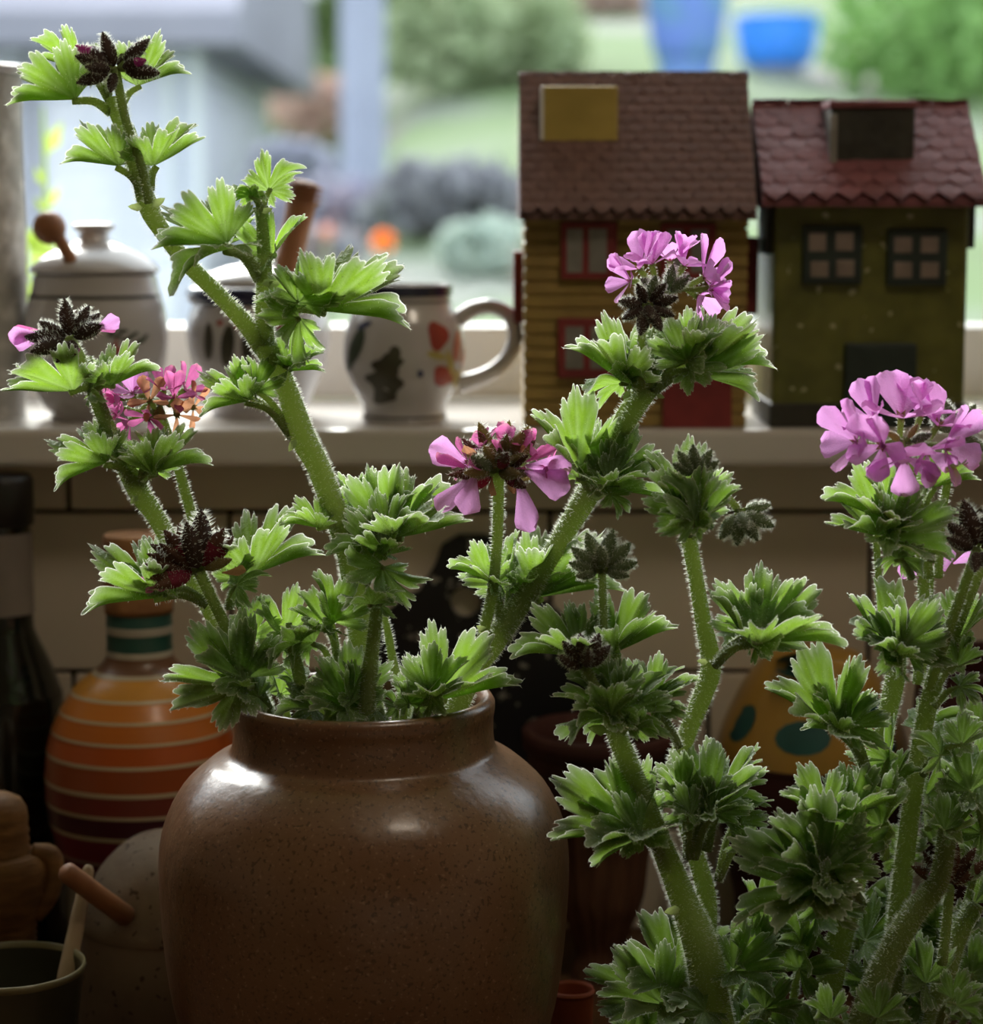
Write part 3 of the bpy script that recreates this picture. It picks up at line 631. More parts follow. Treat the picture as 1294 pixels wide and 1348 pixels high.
hnd=[(672,745),(662,718),(640,705),(604,705),(582,718),(572,745)]
ring=o1+hnd+o2
hole=[(613+20*math.cos(R(t)),793-20*math.sin(R(t))) for t in range(0,360,18)]
bm=bmesh.new(); lo=[]
e=[]
for loop in (ring,hole):
    vsb=[bm.verts.new(P(u,v,BYb)) for u,v in loop]
    for i in range(len(vsb)): e.append(bm.edges.new((vsb[i],vsb[(i+1)%len(vsb)])))
bmesh.ops.triangle_fill(bm,use_beauty=True,edges=e)
r_=bmesh.ops.extrude_face_region(bm,geom=bm.faces[:]); bmesh.ops.translate(bm,vec=(0,.007,0),verts=[g for g in r_['geom'] if isinstance(g,bmesh.types.BMVert)])
bmesh.ops.recalc_face_normals(bm,faces=bm.faces[:])
zmin=min(v.co.z for v in bm.verts)
for v in bm.verts: v.co.z-=zmin if False else 0
me=bpy.data.meshes.new('paddle_board'); bm.to_mesh(me); bm.free(); me.materials.append(M_blk)
pb=link('paddle_board',me); tag(pb,'round black paddle board with white floral print and a hanging hole, against the tiles','board')
PBZ=zmin
# terracotta pots, spotted jar, fluted cup
M_terr=mat('dark_terracotta','4a2620','3a1c18',14,.8,.25,60); M_terr2=mat('maroon_earthenware','4a211e','381716',14,.55,.2,50)
def pot(name,lab,cat,cu,Y,pts,m,base,rimw=6):
    q=P(cu,1000,Y); pr=ip(cu,Y,pts)
    t=thing(name,lab,cat,(q.x,Y,0)); bz=base*S(q)
    o_=smooth_prof([(bz,0.0),(bz*1.01,.003)]+pr,3)
    inn=[(max(r-.006,.001),z) for r,z in o_[::-1] if z>.02]+[(.001,.015)]
    lathe('body',[(.001,0)]+o_+inn,m,t,56,q.x,Y); return t,q.x
t,x=pot('maroon_pot','tall maroon earthenware pot behind the pink flowering geranium','pot',1340,1.32,[(120,1120),(136,1020),(138,930),(134,890),(136,868)],M_terr2,95)
# spotted jar
M_yg=mat('ochre_glaze','b0863a','9a7430',20,.3,.08,50,coat=.3); M_tl=mat('teal_glaze','2c5a58','244c4c',30,.3,coat=.2)
cu,cyy=1070,1.385; q=P(cu,950,cyy); cx,cy=q.x,cyy
sj=thing('spotted_jar','earthenware jar with ochre glazed shoulder and big teal spots','jar',(cx,cy,0))
up=smooth_prof(ip(cu,cyy,[(128,992),(122,965),(108,930),(92,898),(74,874),(58,858),(34,851)]),4)
lathe('glazed_shoulder',up+[(r-.005,z) for r,z in up[::-1]],M_yg,sj,64,cx,cy)
lw=ip(cu,cyy,[(100,1175),(118,1100),(128,1030),(128,992)]); lathe('base',[(.001,0),(lw[0][0]*.95,0)]+smooth_prof(lw,4),M_terr2,sj,64,cx,cy)
vv,ff=lathe_data([(up[-1][0],up[-1][1]-.0002),(.012,up[-1][1]+.001),(.0005,up[-1][1]+.0015)],64,cx,cy); link('lid_knob',mesh('lid_knob',vv,ff,M_yg),sj)
lathe('seam',[(r+.001,z) for r,z in ip(cu,cyy,[(128,996),(130,993),(129,989)])],M_terr,sj,64,cx,cy)
decal('spot',up,cx,cy,[ell(1056,876,36,17)],M_tl,sj); decal('spot',up,cx,cy,[ell(979,952,13,27,28)],M_tl,sj)
decal('spot',up,cx,cy,[ell(1057,972,37,23)],M_tl,sj); decal('spot',up,cx,cy,[ell(1135,935,26,22,-20)],M_tl,sj); decal('spot',up,cx,cy,[ell(1165,982,14,16,-20)],M_tl,sj)
# fluted urn
cu,cyy=790,1.375; q=P(cu,1200,cyy); cx,cy=q.x,cyy
M_fl=mat('fluted_brown_clay','6a4632','543424',30,.7,.3,60,stretch=(6,6,.5))
pr=smooth_prof([(.001,0.0),(34*S(q),0)]+ip(cu,cyy,[(35,1275),(31,1250),(42,1216),(56,1180),(63,1120),(74,1080),(88,1040)]),4)
vs,fs=lathe_data(pr,90,0,0); vs=[(x*(1+.03*math.cos(18*math.atan2(y,x))),y*(1+.03*math.cos(18*math.atan2(y,x))),z) for x,y,z in vs]
fc=thing('fluted_urn','dark red brown urn with a fluted foot standing behind the crock','urn',(cx,cy,0)); link('fluted_body',mesh('fluted_body',vs,fs,M_fl),fc,Matrix.Translation((cx,cy,0)))
pr=smooth_prof(ip(cu,cyy,[(88,1041),(96,1010),(98,985)]),4)+ip(cu,cyy,[(104,983),(105,962),(101,958),(92,959),(90,985),(78,1040)])+[(.001,P(cu,1060,cyy).z)]
lathe('bowl',pr,M_terr,fc,60,cx,cy)
# small terracotta dish
cu,cyy=752,1.175; q=P(cu,1320,cyy); cx,cy=q.x,cyy
td=thing('terracotta_dish','small orange red terracotta dish tucked beside the crock','dish',(cx,cy,0)); M_or=mat('orange_terracotta','9a4a2a','843c22',20,.7,.2,60)
zt_=P(cu,1305,cyy).z; s_=S(q)
lathe('body',smooth_prof([(.001,0),(20*s_,0),(26*s_,zt_*.5),(30*s_,zt_-.002),(31*s_,zt_),(28*s_,zt_),(24*s_,zt_*.5),(.001,.006)],3),M_or,td,36,cx,cy)
# ------------------------------------------------------------------ geraniums
def plantmat(name, cr, ct, tfac=.5, rough=.55, sheen=.0, var=.12, attr=True, edge='b9c4a4', vein='9ab070'):
    m = bpy.data.materials.new(name); m.use_nodes = True; nt = m.node_tree; N = nt.nodes; L = nt.links; b = N['Principled BSDF']; out = N['Material Output']
    b.inputs['Roughness'].default_value = rough; b.inputs['Specular IOR Level'].default_value = .25
    if sheen: b.inputs['Sheen Weight'].default_value = sheen
    tc = N.new('ShaderNodeTexCoord'); nz = N.new('ShaderNodeTexNoise'); nz.inputs['Scale'].default_value = 5.0; nz.inputs['Detail'].default_value = 4
    L.new(tc.outputs['Object'], nz.inputs['Vector']); oi = N.new('ShaderNodeObjectInfo')
    ad = N.new('ShaderNodeMath'); ad.operation = 'ADD'; L.new(nz.outputs['Fac'], ad.inputs[0]); L.new(oi.outputs['Random'], ad.inputs[1])
    mr = N.new('ShaderNodeMapRange'); mr.inputs[1].default_value = .4; mr.inputs[2].default_value = 1.6; mr.inputs[3].default_value = 1-var*1.5; mr.inputs[4].default_value = 1+var*1.5; L.new(ad.outputs[0], mr.inputs[0])
    def chain(c, mixin):
        rgb = N.new('ShaderNodeRGB'); rgb.outputs[0].default_value = lin(c); src = rgb.outputs[0]
        hs = N.new('ShaderNodeHueSaturation'); L.new(mr.outputs[0], hs.inputs['Value']); L.new(src, hs.inputs['Color']); src = hs.outputs[0]
        if attr:
            for an, col, k in (('vein', vein, .5), ('edge', edge, .75)):
                at = N.new('ShaderNodeAttribute'); at.attribute_name = an; mu = N.new('ShaderNodeMath'); mu.operation = 'MULTIPLY'; mu.inputs[1].default_value = k*mixin
                mx = N.new('ShaderNodeMixRGB'); mx.inputs[2].default_value = lin(col); L.new(at.outputs['Fac'], mu.inputs[0]); L.new(mu.outputs[0], mx.inputs[0]); L.new(src, mx.inputs[1]); src = mx.outputs[0]
        return src
    L.new(chain(cr, .8), b.inputs['Base Color'])
    t = N.new('ShaderNodeBsdfTranslucent'); L.new(chain(ct, 1), t.inputs[0])
    bp = N.new('ShaderNodeBump'); bp.inputs['Strength'].default_value = .35; bp.inputs['Distance'].default_value = .03; n2 = N.new('ShaderNodeTexNoise'); n2.inputs['Scale'].default_value = 22 if attr else 900
    L.new(tc.outputs['Object'], n2.inputs['Vector']); L.new(n2.outputs['Fac'], bp.inputs['Height']); L.new(bp.outputs[0], b.inputs['Normal'])
    mx = N.new('ShaderNodeMixShader'); mx.inputs[0].default_value = tfac; L.new(b.outputs[0], mx.inputs[1]); L.new(t.outputs[0], mx.inputs[2]); L.new(mx.outputs[0], out.inputs[0])
    return m
M_leaf = plantmat('geranium_leaf', (.095,.155,.06), (.25,.43,.035), .50, sheen=.08, vein='b4cf86', var=.18)
M_hair = plantmat('plant_hair', 'eef0e4', 'f4f6ea', .55, attr=False, var=.02)
M_stem = plantmat('geranium_stem', (.26,.33,.12), (.50,.60,.20), .42, attr=False, var=.06)
M_budd = plantmat('dark_bud', '4a3a34', '7a5a50', .22, attr=False)
M_budg = plantmat('fuzzy_green_bud', '6d7a5a', '98a878', .3, attr=False)
M_budp = plantmat('pink_bud', 'b03a8c', 'd860b4', .4, attr=False)
M_budr = plantmat('crimson_bud', '8a3048', 'b85068', .35, attr=False)
M_pet = plantmat('pink_petal', 'e496de', 'f4aef0', .5, attr=True, edge='f0b0ec', vein='b84aa0', var=.06)
M_petw = plantmat('faded_petal', 'c060a8', 'e078b4', .5, attr=True, edge='e8a0b0', vein='a83a78', var=.2)
M_peto = plantmat('withered_petal', 'b07a5e', 'dca078', .5, attr=False, var=.2)
M_sep = plantmat('papery_sepal', '8a7c58', 'b8aa70', .45, attr=False, var=.2)
M_dry = plantmat('dried_floret', '6a4a3c', '8a6050', .3, attr=False, var=.2)

def leaf_mesh(name, seed, fold, cup, ruf):
    rnd = random.Random(seed); na, nr = 252, 8
    lc = [-118,-84,-42,0,42,84,118]; lr = [.60,.84,.96,1.0,.96,.84,.60]
    lc = [c + rnd.uniform(-4,4) for c in lc]; lr = [r*rnd.uniform(.92,1.06) for r in lr]; jt = [rnd.uniform(-.15,.15) for _ in lc]
    ph = [rnd.uniform(0,6.28) for _ in range(4)]; span = 130.0
    def Rad(th):
        best = .28
        for c, r, j in zip(lc, lr, jt):
            d = (th-c)/20.5
            if abs(d) < 1.3:
                s1 = abs(math.cos(1.5*math.pi*(d+j*.4))); s2 = abs(math.cos((4.0+3*j)*math.pi*(d+j)))
                best = max(best, r*(1-.50*min(abs(d),1.3)**2.6)*(.72+.17*s1**.55+.11*s2**.55))
        return best
    vs, vein, edge = [], [], []
    rs = [(k/(nr-1))**.85 for k in range(nr)]
    zoff = {}
    for k in range(nr):
        for i in range(na):
            th = -span + 2*span*i/(na-1); a = R(th); r = Rad(th)*(.04+.96*rs[k])
            x, y = r*math.sin(a)*1.06, r*math.cos(a)
            near = min(range(7), key=lambda q: abs(th-lc[q])); dl = (th-lc[near])/21.0
            z = cup*r*r + ruf*r*r*math.sin(R(th)*4+ph[2]) + ruf*.9*r**3*math.sin(R(th)*12+ph[3])
            z += .17*r*min(abs(dl),1.0)**1.1 + .03*r*abs(math.cos(1.5*math.pi*dl))*r - .16*max(r-.62,0)**1.3*(1.6 if near in (2,3,4) else 1)
            z += .03*math.sin(R(th*17)+ph[1])*r*r*r
            # fold both halves up about the midrib
            ax = abs(x); zz = z*math.cos(fold) + ax*math.sin(fold); xx = math.copysign(ax*math.cos(fold) - z*math.sin(fold)*.6, x) if ax > .02 else x
            y2 = y - .18*max(y-.5,0)**2
            vs.append(Vector((xx, y2, zz + .02 - .22*max(y-.55,0)**2)))
            dv = min(abs(dl), abs(abs(dl)-.3-.37*rs[k])+.02/max(r,.05) if rs[k] > .3 else 9); vein.append(max(0, 1-dv*r*8)*(1-.5*rs[k])); edge.append(1.0 if k == nr-1 else (.25 if k == nr-2 else 0))
    fs = []
    for k in range(nr-1):
        for i in range(na-1): q = k*na+i; fs.append((q, q+1, q+na+1, q+na))
    mi = [0]*len(fs)
    # downy margin, then hairs on edge and faces
    base = (nr-1)*na; b0 = len(vs)
    for i in range(na):
        o = vs[base+i]-vs[base-na+i]; o.normalize(); vs.append(vs[base+i]+o*.012+Vector((0,0,.004))); vein.append(0); edge.append(0)
    for i in range(na-1): fs.append((base+i,base+i+1,b0+i+1,b0+i)); mi.append(1)
    def hair(p, d, l, w):
        k = len(vs); s = d.orthogonal().normalized(); s.rotate(Matrix.Rotation(rnd.uniform(0,6.28),3,d))
        vs.extend([p - s*w, p + s*w, p + d*l]); vein.extend([0]*3); edge.extend([0]*3); fs.append((k,k+1,k+2)); mi.append(1)
    for i in range(1, na-1):
        p = vs[base+i].copy(); o = (vs[base+i]-vs[base-na+i]).normalized()
        for _ in range(1 if i % 2 else 0):
            d = (o + Vector((rnd.uniform(-.7,.7),rnd.uniform(-.7,.7),rnd.uniform(-.7,.7)))).normalized(); hair(p, d, rnd.uniform(.03,.05), .004)
    for _ in range(260):
        k = rnd.randrange(2,nr); i = rnd.randrange(2,na-2); p = vs[k*na+i].copy(); n = (vs[k*na+i+1]-vs[k*na+i-1]).cross(vs[k*na+i]-vs[(k-1)*na+i]).normalized()
        hair(p, (n*rnd.choice((-1,1)) + Vector((rnd.uniform(-.4,.4),rnd.uniform(-.4,.4),rnd.uniform(-.4,.4)))).normalized(), rnd.uniform(.02,.04), .0035)
    me = mesh(name, vs, fs, [M_leaf, M_hair], mi)
    for nm, arr in (('vein', vein), ('edge', edge)):
        at = me.attributes.new(nm, 'FLOAT', 'POINT'); at.data.foreach_set('value', arr)
    return me
KIND = {'F': [leaf_mesh('leaf_folded', 10+i, R(f), .05, .10) for i, f in enumerate((44, 36, 52, 40))],
        'M': [leaf_mesh('leaf_half_open', 20+i, R(f), .12, .12) for i, f in enumerate((34, 26, 40, 30))],
        'O': [leaf_mesh('leaf_open', 30+i, R(f), .10, .13) for i, f in enumerate((8, 12, 5))],
        'C': [leaf_mesh('leaf_curled', 40+i, R(f), -.30, .17) for i, f in enumerate((20, 6, 28))]}
prn = random.Random(77)
def add_leaf(plant, Y0, u0, v0, u1, v1, kind='M', g=30, beta=0, dy=0.0, pet=None, scale=1.0, petY=0.0):
    su, sv = (u1-u0)*.12, (v1-v0)*.12; u0 += su; v0 += sv; u1 += su*.3; v1 += sv*.3; dy += prn.uniform(-.006,.006)
    p = P(u0, v0, Y0+dy); L = math.hypot(u1-u0, v1-v0)*S(p)/max(math.cos(R(beta)), .4)*scale
    m = dirv(math.degrees(math.atan2(-(v1-v0), u1-u0)), beta); tv = -FW
    e1 = (tv - m*tv.dot(m)).normalized(); e2 = m.cross(e1)
    if e2.dot(UP) < 0: e2 = -e2
    n = e1*math.sin(R(g)) + e2*math.cos(R(g)); x = m.cross(n)
    M = Matrix(((x.x*L, m.x*L, n.x*L, p.x), (x.y*L, m.y*L, n.y*L, p.y), (x.z*L, m.z*L, n.z*L, p.z), (0,0,0,1)))
    o = link('leaf', prn.choice(KIND[kind]), plant, M)
    if pet:
        q = P(pet[0], pet[1], Y0+petY); r = .0016 if L < .03 else .002
        c, rr = curve([q, q.lerp(p, .5) + Vector((0,0,.15*(p-q).length)), p + m*L*.05], [r*1.25, r, r*.8], 5)
        a, b = tube(c, rr, 8); mb = MB(); mb.add((a, b)); add_hairs(mb, c, rr, 55, .0022)
        link('petiole', mb.me('petiole', [M_stem, M_hair]), o)
    return o
def add_hairs(mb, c, rr, per_cm2, ln, seed=1):
    rnd = random.Random(seed); ln *= .85
    for i in range(len(c)-1):
        d = c[i+1]-c[i]; l = d.length; d.normalize(); nh = int(l*2*math.pi*rr[i]*1e4*per_cm2+.5); a = d.orthogonal().normalized(); b = d.cross(a)
        for _ in range(nh):
            t = rnd.random(); w = rnd.uniform(0,6.283); nrm = a*math.cos(w)+b*math.sin(w); p = c[i].lerp(c[i+1],t)+nrm*(rr[i]+(rr[i+1]-rr[i])*t)*.98
            hd = (nrm + Vector((rnd.uniform(-.3,.3),rnd.uniform(-.3,.3),rnd.uniform(-.2,.3)))).normalized(); s = d*.00012; k = len(mb.v)
            mb.v += [p-s, p+s, p+hd*ln*rnd.uniform(.6,1.15)]; mb.f.append((k,k+1,k+2)); mb.m.append(1)
def add_stem(plant, Y0, pts, name='stem', dens=60, ln=.0026):
    """pts: (u, v, width px, dy)"""
    ps = [P(p[0], p[1], Y0+(p[3] if len(p) > 3 else 0)) for p in pts]; rs = [p[2]/2*S(q) for p, q in zip(pts, ps)]
    c, rr = curve(ps, rs, 7); a, b = tube(c, rr, 14)
    o = link(name, mesh(name, a, b, M_stem), plant)
    mb = MB(); add_hairs(mb, c, rr, dens, ln, int(pts[0][0])); h = link('stem_hair', mb.me('stem_hair', [M_hair, M_hair]), o); tag(h, kind='stuff')
    return o
def node_bract(plant, Y, u, v, phi, px=18):
    p = P(u, v, Y); s = px*S(p); d = dirv(phi, 15); w = dirv(phi+90, 0)*.28*s; n = d.cross(w).normalized()*.2*s
    vs = [p, p+d*s*.35+w+n, p+d*s*.75+w*.6, p+d*s, p+d*s*.75-w*.6, p+d*s*.35-w+n, p+d*s*.5-n*.5]
    link('stipule', mesh('stipule', vs, [(0,1,6),(1,2,6),(2,3,6),(3,4,6),(4,5,6),(5,0,6)], M_stem), plant)
# petals, buds
def petal_mesh(name, w, seed):
    rnd = random.Random(seed); nu, nv = 10, 9; vs = []; ve = []; ed = []
    for j in range(nv):
        t = j/(nv-1); wd = w*(.12 + .88*math.sin(math.pi*min(t*.62+.02, .62)/.62*.5)**1.5)*(1 if t < .8 else math.sqrt(max(1-((t-.8)/.22)**2, .08)))
        for i in range(nu):
            s = 2*i/(nu-1)-1; z = .16*t*t - .30*max(t-.6,0)**1.5 + .10*s*s*t*(1-.3*t) + .03*math.sin(5*s+seed)*t*t
            vs.append(Vector((s*wd*.5, t - .05*s*s*(t>.7), z))); ve.append(max(0, 1-abs((abs(s)-.28))*9)*max(0,1-t*1.5) + max(0,.9-t*4)*.6); ed.append(1 if j == nv-1 else 0)
    fs = [(j*nu+i, j*nu+i+1, (j+1)*nu+i+1, (j+1)*nu+i) for j in range(nv-1) for i in range(nu-1)]
    return vs, fs, ve, ed
def mk_petal(name, w, seed, m):
    vs, fs, ve, ed = petal_mesh(name, w, seed); me = mesh(name, vs, fs, m)
    for nm, arr in (('vein', ve), ('edge', ed)): me.attributes.new(nm, 'FLOAT', 'POINT').data.foreach_set('value', arr)
    return me
PET = {'pink': [mk_petal('petal', w, i, M_pet) for i, w in enumerate((.68, .6, .75))], 'faded': [mk_petal('petal', w, 9+i, M_petw) for i, w in enumerate((.6, .45))], 'dry': [mk_petal('petal', w, 19+i, M_peto) for i, w in enumerate((.5, .35))]}
def bud_mesh(name, m, fat, hairs, tip=None, seed=1, hl=.12):
    rnd = random.Random(seed); prof = [(.02,0),(.5,.08),(.85,.22),(1,.42),(.9,.62),(.62,.80),(.3,.93),(.03,1.0)]; sg = 15; vs = []
    for r, z in prof:
        for i in range(sg):
            a = 2*math.pi*i/sg; k = 1+.10*abs(math.cos(2.5*a))*(z > .1) - .05; vs.append(Vector((r*fat*k*math.cos(a), r*fat*k*math.sin(a), z)))
    fs = [(k*sg+i, k*sg+(i+1)%sg, (k+1)*sg+(i+1)%sg, (k+1)*sg+i) for k in range(len(prof)-1) for i in range(sg)]
    mi = [(2 if (tip and k >= 4) else 0) for k in range(len(prof)-1) for i in range(sg)]
    for _ in range(hairs):
        a = rnd.uniform(0,6.28); z = rnd.uniform(.05,.97); r = .2
        for (r0,z0),(r1,z1) in zip(prof, prof[1:]):
            if z0 <= z <= z1: r = r0+(r1-r0)*(z-z0)/(z1-z0)
        n = Vector((math.cos(a), math.sin(a), .4)); n.normalize(); p = Vector((r*fat*math.cos(a), r*fat*math.sin(a), z)); s = Vector((0,0,.007)); k = len(vs)
        vs += [p-s, p+s, p+(n+Vector((rnd.uniform(-.3,.3),rnd.uniform(-.3,.3),rnd.uniform(-.2,.4))))*hl*rnd.uniform(.6,1.2)]; fs.append((k,k+1,k+2)); mi.append(1)
    return mesh(name, vs, fs, [m, M_hair, tip or m], mi)
BUD = {'d': bud_mesh('bud', M_budd, .20, 260), 'g': bud_mesh('bud', M_budg, .21, 380, seed=2, hl=.14), 'p': bud_mesh('bud', M_budd, .20, 200, M_budp, 3), 'P': bud_mesh('bud', M_budp, .24, 20, seed=4), 'r': bud_mesh('bud', M_budr, .18, 140, M_dry, 5), 'y': bud_mesh('bud', M_dry, .13, 120, seed=6), 's': bud_mesh('bud', M_sep, .16, 120, seed=7)}
def frame(p, d, s, roll=0.0):
    d = d.normalized(); a = d.orthogonal().normalized(); a = Matrix.Rotation(roll,3,d) @ a; b = d.cross(a)
    return Matrix(((a.x*s,b.x*s,d.x*s,p.x),(a.y*s,b.y*s,d.y*s,p.y),(a.z*s,b.z*s,d.z*s,p.z),(0,0,0,1)))
def add_head(plant, Y, u, v, buds=(), flowers=(), petals=(), stalk=None, name='flower_head', label=None, core=6):
    """buds: (kind, phi, beta, length px, start px); flowers: (du, dv, facing phi, beta, size px, kind, dy); petals: (du,dv,phi,beta,len px,kind)"""
    c = P(u, v, Y); s = S(c); mb = MB(); rnd = random.Random(int(u*7+v))
    # hub of bracts and pedicels
    vv, ff = lathe_data([(max(core*s*math.sin(R(t)),.0003), core*s*.8*math.cos(R(t))) for t in range(0,181,30)], 12); mb.add(([Vector(q)+c for q in vv], ff), 0)
    if stalk:
        ps = [P(q[0], q[1], Y+(q[3] if len(q) > 3 else 0)) for q in stalk] + [c]; rs = [q[2]/2*S(c) for q in stalk]; rs.append(rs[-1]*1.05)
        cc, rr = curve(ps, rs, 7); mb.add(tube(cc, rr, 10), 0); add_hairs(mb, cc, rr, 55, .0024, int(u))
    fl = []
    for (du, dv, phi, beta, sz, kind, dy) in flowers:
        p = P(u+du, v+dv, Y+dy); d = dirv(phi, beta); q = p - d*sz*.38*s
        cc, rr = curve([c, c.lerp(q, .55)+Vector((0,0,.001)), q, p], [.0010,.0009,.0013,.0017], 4); mb.add(tube(cc, rr, 7), 0); add_hairs(mb, cc, rr, 50, .0016, 3)
        for k in range(5):   # sepals
            dd = frame(p, d, 1, k*1.2566).to_3x3() @ Vector((.55,0,.4)); w_ = frame(p, d, 1, k*1.2566).to_3x3() @ Vector((0,1,0)); z_ = len(mb.v); l_ = sz*.17*s
            mb.v += [p-d*l_*.3, p+dd*l_*.6+w_*l_*.2, p+dd*l_*1.3, p+dd*l_*.6-w_*l_*.2]; mb.f.append((z_,z_+1,z_+2,z_+3)); mb.m.append(2)
        fl.append((p, d, sz, kind))
    bl = []
    for (kind, phi, beta, ln, st) in buds:
        d = dirv(phi, beta); q = c + d*st*s
        if st > core: mb.add(tube([c, q + d*ln*.1*s], [.0008,.001], 6), 0)
        bl.append((q, d, ln*s*(1.2 if kind in 'dpg' else 1.0), kind))
    h = link(name, mb.me(name, [M_stem, M_hair, M_sep]), plant)
    if label: h['label'] = label
    for q, d, l, kind in bl: link('bud', BUD[kind], h, frame(q, d, l, rnd.uniform(0,6)))
    for p, d, sz, kind in fl:
        up = UP - d*UP.dot(d)
        up = up.normalized() if up.length > .1 else RT; sd = up.cross(d)
        for k, (an, ln, op) in enumerate(((22,1.05,62),(-22,1.05,62),(98,.86,68),(-98,.86,68),(180,.86,70))):
            a = R(an+rnd.uniform(-9,9)); rad = up*math.cos(a)+sd*math.sin(a); o = R(op+rnd.uniform(-14,10)+(25 if kind == 'dry' else 0)); y = d*math.cos(o)+rad*math.sin(o); n = d*math.sin(o)-rad*math.cos(o); x = y.cross(n); l = sz*.78*ln*s
            M = Matrix(((x.x*l,y.x*l,n.x*l,p.x),(x.y*l,y.y*l,n.y*l,p.y),(x.z*l,y.z*l,n.z*l,p.z),(0,0,0,1))); link('petal', rnd.choice(PET[kind]), h, M)
    for (du, dv, phi, beta, ln, kind) in petals:
        p = P(u+du, v+dv, Y-.004+rnd.uniform(-.006,.006)); y = dirv(phi, beta); tv = (-FW + dirv(rnd.uniform(0,360))*.8); n = (tv - y*tv.dot(y)).normalized(); x = y.cross(n); l = ln*s
        M = Matrix(((x.x*l,y.x*l,n.x*l,p.x),(x.y*l,y.y*l,n.y*l,p.y),(x.z*l,y.z*l,n.z*l,p.z),(0,0,0,1))); link('petal', rnd.choice(PET[kind]), h, M)
    return h

# ---- geranium in the crock
YL = KY
gl = thing('crock_geranium', 'leggy scented geranium growing from the brown stoneware crock', 'plant', P(479, 945, KY))
add_stem(gl, YL, [(492,955,34),(478,860,34),(462,740,33),(440,670,32),(418,612,31),(399,576,34),(378,515,29),(356,468,30),(345,452,32)])
add_stem(gl, YL, [(345,455,28),(322,425,23),(285,385,21),(245,345,22),(212,302,23),(196,273,27),(183,232,21),(166,180,20),(150,140,20),(146,128,15)])
add_stem(gl, YL, [(350,456,26),(347,410,22),(348,370,22),(347,330,18),(345,288,17),(343,272,21)])
add_stem(gl, YL, [(345,955,26,.02),(310,870,24,.015),(268,785,24,.01),(236,735,24),(205,680,24),(183,648,28),(160,605,22),(137,550,20),(118,500,18),(106,470,16)])
add_stem(gl, YL, [(585,965,34),(622,885,30),(648,846,34),(690,788,27),(735,715,26),(775,648,32),(808,590,25),(832,545,25),(852,512,30)])
add_stem(gl, YL, [(770,650,14,.006),(795,590,12,.004),(815,548,12,.003),(838,512,12)])
add_stem(gl, YL-.03, [(480,965,26),(485,900,22),(492,840,18),(496,800,17)])
add_stem(gl, YL+.01, [(548,955,18),(522,890,13),(510,830,10),(500,790,7)])
add_stem(gl, YL-.02, [(405,950,20),(394,890,17),(384,848,14),(380,820,8)])
add_stem(gl, YL, [(850,515,16),(864,487,16),(882,452,14)])
for (u,v,phi,px) in ((200,272,30,22),(188,274,175,20),(390,578,240,20),(345,375,20,18),(352,378,20,20),(105,455,180,14),(182,652,230,16),(650,838,160,22),(642,832,150,18),(778,655,20,26),(780,650,15,22),(830,515,225,16),(864,520,-20,12),(497,800,40,20),(493,800,130,18),(345,280,20,16)): node_bract(gl, YL-.012, u, v, phi, px)
